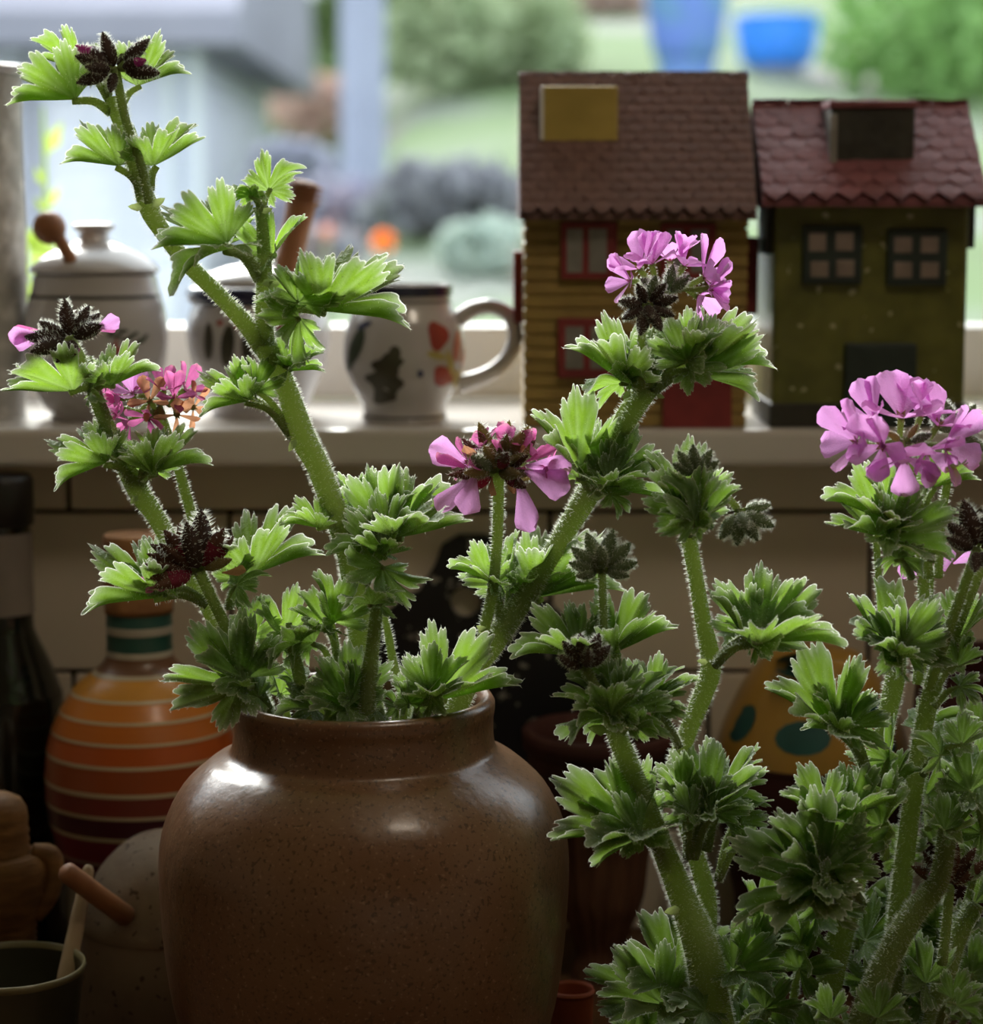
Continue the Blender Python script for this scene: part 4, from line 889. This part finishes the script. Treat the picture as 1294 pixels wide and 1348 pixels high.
LV = [ # u0 v0 u1 v1 kind g beta dy petiole
 (112,132,12,142,'F',6,10,-.01,(146,148)), (112,92,38,78,'F',0,-15,.015,(143,132)), (172,118,252,92,'F',-4,5,.0,(160,140)), (135,80,118,52,'C',40,-20,.02,(143,125)),
 (192,225,280,188,'F',12,8,-.005,(197,250)), (168,222,78,212,'F',8,5,.005,(192,262)), (190,215,192,168,'F',25,-30,.02,(196,250)),
 (340,262,294,248,'C',-10,20,-.01,(344,276)), (350,258,388,202,'C',-35,10,0,(345,275)), (334,262,312,240,'C',-30,40,-.01,(344,276)), (352,345,404,285,'M',55,5,.004,(350,350)),
 (312,322,203,332,'F',4,15,-.012,(345,368)), (320,318,335,282,'M',30,-20,.01,(345,366)), (312,328,215,350,'C',20,25,-.016,(340,368)),
 (392,408,388,332,'M',62,0,-.012,(352,420)), (392,408,330,396,'M',30,10,-.014,(352,420)), (405,410,545,428,'F',10,10,-.012,(355,425)), (420,408,475,352,'M',45,-10,.0,(355,425)), (400,412,362,465,'C',-60,25,-.02,(352,430)), (405,412,425,455,'C',-50,30,-.022,(352,430)),
 (372,492,432,462,'M',45,10,.0,(360,470)), (374,490,430,488,'F',20,10,-.004,(360,470)),
 (335,528,262,545,'F',18,18,-.012,(383,576)), (338,522,320,468,'M',45,0,-.006,(383,572)), (335,526,275,500,'M',40,10,-.01,(383,576)), (345,520,358,478,'C',40,0,-.008,(385,570)),
 (110,516,0,525,'F',4,10,-.008,(122,512)), (112,505,70,480,'C',30,-20,.01,(120,505)), (138,514,212,482,'F',16,10,-.005,(124,515)), (140,512,150,462,'M',40,-10,.004,(125,515)), (118,522,140,470,'C',20,10,-.012,(125,520)),
 (152,606,70,642,'F',14,12,-.008,(178,640)), (150,604,105,575,'M',40,0,.0,(178,640)), (190,628,282,604,'F',6,12,-.014,(184,642)), (195,625,182,560,'C',-55,10,.004,(184,642)), (192,625,160,585,'C',-40,30,-.012,(184,642)), (196,626,245,580,'M',45,0,-.01,(184,642)),
 (222,788,108,800,'F',14,14,-.01,(272,796)), (224,784,150,748,'M',38,0,.004,(272,796)), (222,782,205,752,'C',-40,20,-.01,(270,792)),
 (330,906,206,886,'M',68,5,-.03,(355,935)), (330,902,260,828,'M',60,0,-.026,(355,935)), (328,905,280,912,'F',25,15,-.034,(355,935)),
 (318,764,430,724,'F',14,8,.006,(300,800)), (312,770,312,714,'C',45,0,.002,(300,800)), (308,775,345,745,'C',40,10,-.006,(300,800)),
 (428,698,368,686,'F',18,10,-.006,(452,700)), (432,716,372,744,'C',25,20,-.012,(455,715)), (472,700,436,622,'M',45,0,.01,(462,715)), (482,705,486,634,'O',-58,10,.02,(468,720)), (492,700,542,618,'M',42,0,.012,(470,722)),
 (500,716,590,640,'M',45,5,-.006,(474,735)), (510,712,630,694,'F',20,10,-.01,(474,738)), (505,716,545,648,'M',50,0,-.008,(474,735)), (506,724,568,672,'C',-30,10,-.002,(474,735)), (515,735,430,722,'F',22,18,-.022,(480,770)), (512,728,450,702,'M',48,10,-.018,(480,770)),
 (512,735,556,792,'C',-60,30,-.025,(482,770)), (508,735,582,752,'C',-45,20,-.02,(482,770)), (505,738,500,800,'C',-60,35,-.028,(482,770)), (494,800,452,782,'C',-25,30,-.045,(496,806)), (500,802,520,770,'C',30,10,-.04,(496,806)), (496,800,575,780,'C',-30,25,-.035,(496,806)),
 (440,828,412,752,'M',52,5,-.01,(445,880)), (440,830,372,806,'M',32,15,-.014,(445,880)), (438,832,465,760,'C',35,0,-.004,(445,880)), (380,845,335,778,'M',50,5,.0,(395,900)), (372,846,392,780,'C',45,0,-.002,(395,900)), (400,848,345,856,'C',-20,30,-.022,(392,870)), (420,845,372,862,'C',-35,30,-.026,(440,890)), (332,846,304,788,'M',50,5,-.002,(345,900)), (342,850,348,790,'M',45,-10,.01,(345,900)),
 (462,955,402,862,'M',55,8,-.045,(470,965)), (468,955,384,918,'M',48,12,-.05,(475,965)), (462,950,452,868,'M',48,0,-.035,(470,965)), (474,950,472,888,'C',45,10,-.045,(478,965)), (538,952,536,884,'M',62,5,-.042,(530,968)), (562,945,622,868,'M',56,5,-.04,(545,968)), (566,946,686,906,'F',38,12,-.045,(545,968)), (525,955,508,908,'C',48,10,-.05,(520,968)), (552,948,590,882,'M',50,0,-.035,(545,968)),
 (345,940,298,908,'C',45,15,-.02,(360,960)), (372,940,345,878,'M',40,0,-.01,(380,960)), (420,955,362,930,'C',45,20,-.05,(430,966)), (395,935,372,872,'C',35,0,-.015,(400,960)), (430,930,425,858,'C',35,-5,-.005,(440,960)), (360,945,322,930,'C',50,20,-.03,(370,962)), (500,955,450,930,'C',50,25,-.055,(505,968)), (355,920,330,860,'C',30,-10,.02,(360,955)), (440,900,470,840,'C',20,-10,.02,(450,960)),
 (655,772,588,745,'M',34,10,-.004,(660,842)), (662,772,608,728,'C',40,0,.006,(660,842)), (670,780,682,698,'M',48,0,.012,(665,845)), (690,792,792,768,'F',30,8,.012,(665,846)), (688,790,740,728,'M',45,0,.018,(665,846)), (690,792,830,772,'F',8,0,.022,(665,846)),
 (772,632,686,545,'M',42,10,-.004,(775,648)), (768,634,735,556,'M',40,0,.006,(775,648)), (772,634,768,572,'C',40,10,-.01,(775,648)), (768,640,730,655,'C',-35,25,-.016,(775,648)), (764,636,745,605,'C',-30,20,-.012,(775,648)),
 (790,640,885,602,'M',38,8,-.01,(778,650)), (792,644,878,660,'M',30,18,-.018,(778,650)), (795,640,842,592,'M',48,0,-.004,(778,650)), (800,648,815,682,'C',40,30,-.022,(778,650)),
 (832,512,742,456,'F',26,8,-.006,(846,520)), (832,508,795,428,'M',48,0,.004,(846,520)), (834,506,832,442,'C',42,0,.002,(846,520)), (826,508,770,490,'C',-30,25,-.014,(846,520)),
 (904,490,1024,480,'F',16,5,-.004,(858,518)), (906,492,1002,522,'F',-22,12,-.01,(858,518)), (902,486,930,412,'M',55,5,-.014,(862,515)), (905,486,965,424,'M',48,0,.002,(862,515)), (900,488,958,488,'O',58,20,-.02,(862,515)), (888,462,870,412,'C',40,0,-.006,(880,470))]
LV = [((r[0],r[1]-20,r[2],r[3]-4)+r[4:7]+(max(r[7],-.03),(r[8][0],952)) if r[1] >= 930 else r) for r in LV]
dr = random.Random(4)
LV = [r for r in LV if r[4] != 'C' or dr.random() < .65]
for r in LV: add_leaf(gl, YL, *r[:5], g=r[5], beta=r[6], dy=r[7], pet=r[8], scale=.98 if r[4] != 'F' else 1.02)
# flower heads of the crock geranium
wr = random.Random(14)
add_head(gl, YL-.01, 152, 92, buds=[('d',108,10,40,4),('p',150,20,44,8),('d',165,30,40,10),('d',205,25,40,10),('d',40,10,40,14),('p',10,30,34,12),('d',-8,20,44,14),('d',-95,35,30,6),('d',60,-30,34,6),('d',135,-20,38,8),('d',185,45,34,8)], stalk=[(197,268,13),(185,215,12),(166,160,12)], label='cluster of dark pointed buds')
add_head(gl, YL-.01, 92, 446, buds=[('d',95,15,42,4),('d',60,0,38,6),('d',42,-10,36,10),('d',178,20,46,6),('d',20,25,44,6),('d',205,40,46,8),('d',-60,50,30,6),('d',-110,40,34,6),('d',150,10,34,6)], petals=[(-38,-5,178,10,42,'pink'),(-36,-1,188,20,40,'pink'),(-36,-10,170,0,38,'faded'),(34,-13,22,10,36,'pink'),(33,-10,14,20,34,'faded'),(2,6,-88,45,32,'pink'),(6,6,-66,45,28,'faded'),(-3,6,-112,45,28,'pink')], stalk=[(118,498,15),(108,475,14)], label='half open bud cluster with magenta tips')
add_stem(gl, YL, [(140,552,12),(128,515,11),(116,470,10)])
add_head(gl, YL+.012, 205, 528, flowers=[(-42,10,170,25,52,'faded',0),(-20,-16,130,20,46,'faded',0),(10,-14,80,30,46,'faded',-.01),(38,-14,30,20,48,'faded',0),(50,8,-10,20,46,'dry',0),(-10,22,-110,40,44,'faded',-.01),(28,18,-70,40,46,'dry',-.01),(-34,26,-150,20,44,'faded',.0),(-46,-4,190,30,46,'faded',-.006),(-30,-10,100,40,44,'pink',-.008),(24,-4,50,50,46,'faded',-.012),(-8,0,120,60,44,'dry',-.014)], buds=[('s',-90,35,30,6),('s',-60,30,30,6),('s',-120,30,30,6),('s',10,30,32,6)], stalk=[(268,748,14),(258,700,14),(243,645,14),(230,600,13)], label='fading pink and orange flower cluster')
add_head(gl, YL-.014, 262, 752, buds=[('d',86,15,66,6),('r',112,10,62,8),('r',128,20,66,8),('r',58,20,64,8),('d',100,30,60,4),('r',45,5,58,8),('y',160,20,66,8),('y',172,25,70,8),('y',150,10,66,8),('r',188,25,60,8),('r',200,30,58,10),('s',20,20,44,8),('y',142,30,62,8)], petals=[(-56,10,190,10,26,'faded'),(-48,16,215,20,26,'faded'),(-30,14,200,20,30,'faded'),(30,2,0,20,36,'dry')], stalk=[(352,935,18),(312,855,16),(285,800,15)], label='spent flower head of crimson brown buds')
add_head(gl, YL-.008, 656, 622, flowers=[(-40,-14,165,25,46,'faded',0),(-20,-32,120,15,40,'faded',0),(16,-36,80,20,44,'faded',0),(42,-22,40,20,46,'faded',0),(56,-4,0,15,44,'faded',0)], buds=[(wr.choice('sssrgy'), 90+wr.uniform(-125,125), wr.uniform(-10,65), wr.uniform(34,64), wr.uniform(4,22)) for _ in range(26)], petals=[(-36,-8,158,10,62,'pink'),(-38,-4,150,25,54,'faded'),(-36,4,-128,10,66,'pink'),(-30,2,-108,15,58,'pink'),(26,8,-72,10,74,'pink'),(34,-2,-22,10,66,'pink'),(36,-8,5,10,62,'pink'),(36,-14,22,10,50,'faded'),(-12,-20,112,10,40,'faded'),(6,-22,85,10,44,'faded'),(22,-18,60,10,44,'faded'),(-8,6,-100,40,34,'dry'),(10,6,-70,40,34,'dry'),(-24,-16,130,45,40,'dry'),(4,-18,95,50,40,'faded'),(22,-12,50,50,40,'dry'),(-20,-4,170,55,36,'faded'),(18,-4,20,60,34,'faded')], stalk=[(632,850,16),(648,780,15),(655,700,15)], label='wilting pink flower head with brown sepals')
add_head(gl, YL+.004, 878, 388, flowers=[(-36,-34,130,20,68,'pink',0),(4,-44,88,5,60,'pink',.01),(48,-22,25,20,72,'pink',0),(40,2,-35,25,60,'pink',0),(-48,-18,175,20,56,'pink',0),(22,-38,60,15,58,'pink',.006),(-20,-40,105,25,60,'pink',-.004),(56,-8,0,30,58,'pink',-.006)], buds=[('g',80,20,30,6),('g',40,25,30,6),('g',150,10,30,6)], stalk=[(848,510,12),(860,450,11)], label='fresh pink flower head')
add_head(gl, YL-.016, 852, 402, buds=[('d',50,30,30,6),('d',12,30,32,8),('d',-25,30,30,8),('d',-65,35,34,8),('d',-105,35,38,8),('d',-150,30,32,8),('d',175,35,34,8),('d',120,40,30,4),('g',75,20,30,6),('d',-85,60,30,4)], stalk=[(845,514,12),(844,450,11)], label='tight dark bud cluster')

# ---- second geranium
YR = 1.06
pc = P(1090, 1420, YR)
M_tp = mat('terracotta', '8a4a30', '733b26', 14, .8, .25, 60)
tp = thing('terracotta_bowl_planter', 'wide terracotta planter under the bushy geranium', 'flowerpot', (pc.x, YR, 0)); rzz = pc.z
lathe('body', smooth_prof([(.001,0),(.065,0),(.068,.003),(.082,rzz*.6),(.09,rzz-.025)],3), M_tp, tp, 56, pc.x, YR)
lathe('rim', [(.09,rzz-.026),(.097,rzz-.025),(.098,rzz),(.092,rzz+.001),(.088,rzz-.004),(.086,rzz-.03)], M_tp, tp, 56, pc.x, YR)
vv, ff = lathe_data([(.0005,rzz-.012),(.0865,rzz-.014)], 40, pc.x, YR); link('potting_soil', mesh('potting_soil', vv, ff, M_soil), tp)
gr = thing('bushy_geranium', 'dense bushy geranium with bright pink flowers beside the crock', 'plant', (pc.x, YR, rzz-.01))
add_stem(gr, YR, [(960,1436,52),(938,1330,50),(925,1255,48),(898,1180,36),(868,1105,30),(838,1030,28),(815,975,27),(806,950,24),(800,930,16)])
add_stem(gr, YR+.015, [(925,1255,30),(930,1180,26),(905,1090,22),(890,1015,24),(905,965,24),(925,915,26),(936,876,27),(926,820,22),(916,760,20),(906,704,22)])
add_stem(gr, YR+.02, [(1070,1436,40),(1090,1300,36),(1120,1180,32),(1140,1085,28),(1152,1035,30),(1163,965,25),(1178,895,26),(1182,862,22)])
add_stem(gr, YR-.01, [(1115,1436,40),(1135,1345,36),(1165,1270,34),(1200,1205,32),(1235,1160,28),(1248,1090,24)])
add_stem(gr, YR+.01, [(1215,1436,36),(1240,1300,30),(1262,1230,26),(1285,1190,24)])
add_stem(gr, YR+.01, [(1160,1436,30),(1178,1250,28),(1195,1100,25),(1212,980,24),(1228,905,24),(1250,840,23),(1278,770,22),(1300,715,20)])
add_stem(gr, YR+.02, [(1182,880,16),(1160,800,10),(1156,750,9),(1153,705,9)])
add_stem(gr, YR+.015, [(905,706,14),(895,682,12),(890,668,9)]); add_stem(gr, YR+.01, [(908,706,14),(930,690,12),(945,672,9)])
add_stem(gr, YR+.02, [(1210,900,18),(1216,800,16),(1212,730,14),(1205,690,13)])
for (u,v,phi,px) in ((800,962,170,28),(832,955,20,30),(932,872,170,16),(1148,1035,190,14),(903,700,120,20),(912,702,50,20),(896,1196,190,24)): node_bract(gr, YR-.012, u, v, phi, px)
LR = [
 (912,692,932,606,'M',55,5,-.012,(908,704)), (918,690,978,640,'M',42,10,-.008,(908,704)), (905,690,838,598,'M',45,0,.004,(906,704)), (915,694,900,624,'C',48,10,-.016,(908,704)), (920,694,960,665,'C',-20,25,-.018,(908,704)), (896,680,866,650,'C',45,15,-.012,(906,704)),
 (985,850,936,780,'M',42,5,-.004,(940,876)), (988,848,1070,768,'M',48,0,.0,(940,876)), (985,850,1114,842,'F',22,10,-.008,(940,876)), (985,848,1012,765,'C',45,-5,.006,(940,876)), (986,850,960,792,'C',35,0,.004,(940,876)),
 (775,868,668,856,'F',22,8,-.004,(800,940)), (772,866,708,828,'M',42,0,.004,(800,940)), (798,866,894,826,'F',22,6,.004,(806,935)), (800,864,850,818,'M',45,0,.01,(806,935)), (815,945,722,908,'M',45,12,-.01,(812,962)), (812,942,745,888,'M',50,5,-.004,(812,962)), (816,942,822,868,'M',58,8,-.014,(812,962)), (815,945,735,945,'C',-35,25,-.016,(812,962)), (820,944,862,876,'C',50,5,-.01,(812,962)), (850,935,920,892,'M',42,8,.006,(895,985)), (852,940,905,930,'F',25,10,.004,(895,985)), (850,930,880,868,'C',45,0,.012,(895,985)), (830,962,868,948,'C',-50,20,-.012,(818,965)), (768,905,738,885,'C',35,10,-.012,(805,945)),
 (852,1096,716,1112,'M',34,14,-.012,(880,1140)), (850,1092,745,1062,'M',40,5,-.004,(880,1140)), (852,1098,778,1136,'M',55,22,-.02,(880,1140)), (850,1088,800,1050,'C',45,0,.004,(880,1140)), (852,1090,845,1040,'C',45,0,.006,(880,1140)),
 (905,1060,852,1010,'M',50,5,.0,(905,1130)), (910,1066,965,995,'M',48,5,.004,(905,1130)), (922,1072,1008,1012,'M',44,8,-.004,(910,1130)), (915,1074,866,1058,'M',45,15,-.01,(905,1130)), (935,1078,932,1000,'M',55,0,.002,(915,1130)), (930,1076,990,1060,'F',28,10,-.01,(915,1130)), (925,1072,905,1000,'C',50,0,.008,(910,1130)), (915,1070,895,995,'C',48,0,.012,(910,1130)), (945,1060,1000,985,'M',42,-10,.02,(930,1120)), (955,1050,985,990,'C',42,-10,.024,(930,1120)),
 (1112,965,994,908,'M',42,6,-.004,(1148,1035)), (1110,962,1062,888,'M',48,0,.002,(1148,1035)), (1114,965,1150,908,'C',48,0,-.002,(1148,1035)), (1112,960,1095,884,'C',45,-5,.004,(1148,1035)), (1112,966,1050,955,'F',18,10,-.008,(1148,1035)),
 (1178,868,1098,782,'M',45,5,.004,(1182,880)), (1188,868,1112,838,'F',26,10,-.008,(1182,882)), (1188,864,1172,775,'M',58,0,-.004,(1182,882)), (1190,864,1218,792,'C',45,0,.004,(1182,882)), (1186,866,1140,800,'C',48,5,-.006,(1182,882)), (1192,868,1235,840,'C',40,10,-.01,(1182,882)),
 (1172,690,1080,655,'M',38,8,.0,(1200,740)), (1165,708,1076,694,'F',24,10,-.004,(1195,745)), (1168,688,1140,622,'M',45,0,.006,(1200,740)), (1158,706,1256,740,'M',50,12,-.014,(1195,745)), (1160,704,1225,676,'M',45,5,-.008,(1195,745)), (1218,646,1292,628,'F',22,8,.008,(1210,700)), (1216,642,1245,606,'M',45,0,.014,(1210,700)), (1185,738,1152,730,'C',-30,20,-.01,(1200,760)), (1180,735,1222,745,'C',-40,25,-.016,(1200,760)), (1230,690,1268,670,'C',40,0,.012,(1225,740)), (1176,690,1170,640,'C',50,0,.004,(1200,740)),
 (1090,1162,952,1208,'M',48,14,-.03,(1135,1190)), (1092,1158,998,1078,'M',50,8,-.026,(1135,1190)), (1090,1152,1042,1040,'M',55,4,-.022,(1135,1190)), (1095,1168,1032,1200,'M',60,22,-.036,(1135,1190)), (1095,1155,1098,1070,'C',50,0,-.02,(1135,1190)), (1098,1160,1142,1108,'C',48,5,-.024,(1135,1190)), (1088,1160,975,1150,'M',42,10,-.03,(1135,1190)), (1100,1168,1098,1220,'C',-30,30,-.034,(1135,1190)),
 (1095,1078,1018,1048,'M',38,8,-.012,(1130,1120)), (1100,1076,1062,1024,'C',45,0,-.006,(1130,1120)), (1110,1076,1192,1048,'F',22,8,-.014,(1140,1115)), (1112,1072,1140,1028,'C',45,0,-.006,(1140,1115)), (1104,1074,1105,1030,'C',45,0,-.01,(1135,1115)),
 (1246,1100,1290,1060,'M',45,5,-.012,(1240,1130)), (1248,1098,1205,1062,'M',45,8,-.016,(1240,1130)), (1250,1096,1252,1040,'C',45,0,-.012,(1240,1130)), (1158,1100,1188,1005,'M',42,5,-.006,(1165,1130)), (1165,1045,1205,985,'M',45,0,.004,(1160,1070)), (1160,1098,1150,1040,'C',45,0,-.012,(1165,1130)), (1176,992,1210,940,'C',45,0,.006,(1160,1035)), (1170,1010,1180,942,'M',42,-5,.01,(1158,1035)),
 (1130,1184,1192,1152,'C',42,10,-.026,(1150,1230)), (1128,1182,1150,1120,'C',45,5,-.02,(1150,1230)),
 (960,1090,1000,1040,'C',40,5,.01,(945,1160)), (985,1110,970,1060,'C',40,5,.004,(945,1160)),
 (900,1296,795,1246,'M',48,5,.01,(925,1330)), (885,1325,778,1312,'M',45,12,-.004,(930,1350)), (955,1278,1042,1282,'M',42,12,.006,(940,1320)), (920,1290,850,1228,'C',48,0,.016,(935,1330)), (1000,1330,1062,1322,'M',45,12,-.008,(960,1370)), (1098,1345,1052,1318,'M',48,12,-.03,(1120,1390)), (1248,1318,1296,1296,'M',58,10,-.034,(1230,1370)), (1255,1322,1290,1340,'M',50,22,-.04,(1230,1370)), (1150,1345,1200,1310,'M',45,10,-.03,(1140,1400)), (960,1275,1030,1245,'C',45,0,.014,(940,1320)), (935,1330,880,1345,'C',40,25,-.012,(945,1370)), (1040,1345,1000,1310,'C',48,10,-.016,(1060,1400)),
 (1258,850,1300,780,'M',45,0,.01,(1240,880)), (1255,880,1300,860,'M',42,8,-.004,(1235,900)), (1258,905,1300,905,'C',40,10,-.006,(1230,930)), (1250,940,1225,900,'C',45,5,-.008,(1220,970)), (1262,985,1300,950,'M',45,5,-.01,(1220,1010)), (1240,1000,1215,960,'C',45,5,-.012,(1215,1020))]
LR = [r for r in LR if r[4] != 'C' or dr.random() < .65]
for r in LR: add_leaf(gr, YR, *r[:5], g=r[5], beta=r[6], dy=r[7], pet=r[8])
fr = random.Random(21)
for k in range(62):   # inner and lower leaves
    while True:
        u, v = fr.uniform(830,1320), fr.uniform(960,1400)
        if v > 1240 or (u > 1180) or (u > 960 and v > 1190): break
    ln = fr.uniform(55,88); an = fr.uniform(15,165)
    add_leaf(gr, YR, u, v, u+ln*math.cos(R(an)), v-ln*math.sin(R(an)), kind=fr.choice('MCCO'), g=fr.uniform(25,65), beta=fr.uniform(-10,25), dy=fr.uniform(.0,.075), pet=(u+fr.uniform(-30,30), v+fr.uniform(35,70)), petY=fr.uniform(.01,.05))
add_head(gr, YR-.004, 1190, 584, flowers=[(-62,-2,170,25,80,'pink',0),(-40,-30,140,25,74,'pink',.004),(-4,-34,92,30,88,'pink',0),(22,-36,70,10,72,'pink',.012),(44,-24,60,30,82,'pink',.004),(54,4,-10,35,82,'pink',-.004),(-28,2,-160,50,74,'pink',-.01),(0,18,-95,40,80,'pink',-.008),(30,10,-50,45,72,'pink',-.008)], buds=[('s',150,40,30,10),('s',60,40,28,10),('g',20,20,26,8)], stalk=[(1222,760,15,.012),(1214,690,14,.008),(1202,640,13,.002)], label='full round head of bright pink flowers')
add_head(gr, YR+.012, 1258, 572, buds=[('g',110,10,34,8),('g',60,20,34,8),('g',20,20,32,8),('g',-30,20,34,8),('g',-70,30,32,6),('g',150,20,30,8),('g',90,40,30,4)], stalk=[(1235,760,12,.01),(1240,680,11,.006),(1250,620,11)], label='fuzzy pale green bud cluster')
add_head(gr, YR-.012, 1286, 724, buds=[('d',108,15,56,6),('d',140,20,44,8),('d',70,10,54,8),('d',160,30,40,8),('d',-60,45,36,6),('d',30,20,50,6),('d',-110,50,34,6)], stalk=[(1222,908,15,.01),(1245,840,14,.008),(1268,775,13)], label='dark pointed bud cluster')
add_head(gr, YR, 792, 752, buds=[('g',112,10,42,6),('g',75,10,44,6),('g',142,15,38,8),('g',45,15,40,8),('g',165,20,34,8),('g',15,20,36,8),('g',95,40,34,4),('g',-10,30,28,8),('g',190,30,28,8)], stalk=[(800,945,13),(797,870,11),(794,800,11)], label='fuzzy grey green bud cluster held upright')
add_head(gr, YR-.016, 771, 880, buds=[('d',100,20,40,4),('d',70,20,42,4),('d',130,20,40,4),('d',45,25,38,4),('d',155,25,36,4),('d',85,50,34,4)], stalk=[(800,938,12,.008),(785,905,12)], label='dark closed bud cluster')
add_head(gr, YR+.004, 972, 672, buds=[('g',-95,30,38,8),('g',-60,25,36,8),('g',-25,20,38,8),('g',-125,25,36,8),('g',10,10,30,8),('g',-75,55,32,6)], stalk=[(910,704,12),(930,672,11),(955,655,10)], label='nodding fuzzy green bud cluster')
add_head(gr, YR-.004, 915, 628, buds=[('g',95,15,34,4),('g',60,20,32,6),('g',125,20,32,6),('g',35,20,28,6),('g',150,25,28,6)], stalk=[(908,704,10),(912,665,9)], label='small green bud cluster among the leaves')
add_head(gr, YR+.03, 1225, 752, flowers=[], petals=[(-12,-4,180,10,34,'pink'),(-10,2,172,10,32,'pink'),(18,0,80,10,34,'pink'),(30,-10,30,10,30,'pink')], stalk=[(1216,860,10),(1222,800,10)], label='few pink petals half hidden by leaves')
add_head(gr, YR+.0, 1250, 1168, buds=[('y',a,20,62,6) for a in (40,62,85,105,128,150)], petals=[(-12,-6,120,20,24,'pink')], stalk=[(1240,1270,14),(1246,1215,13)], label='dried brown seed head with a pink petal')
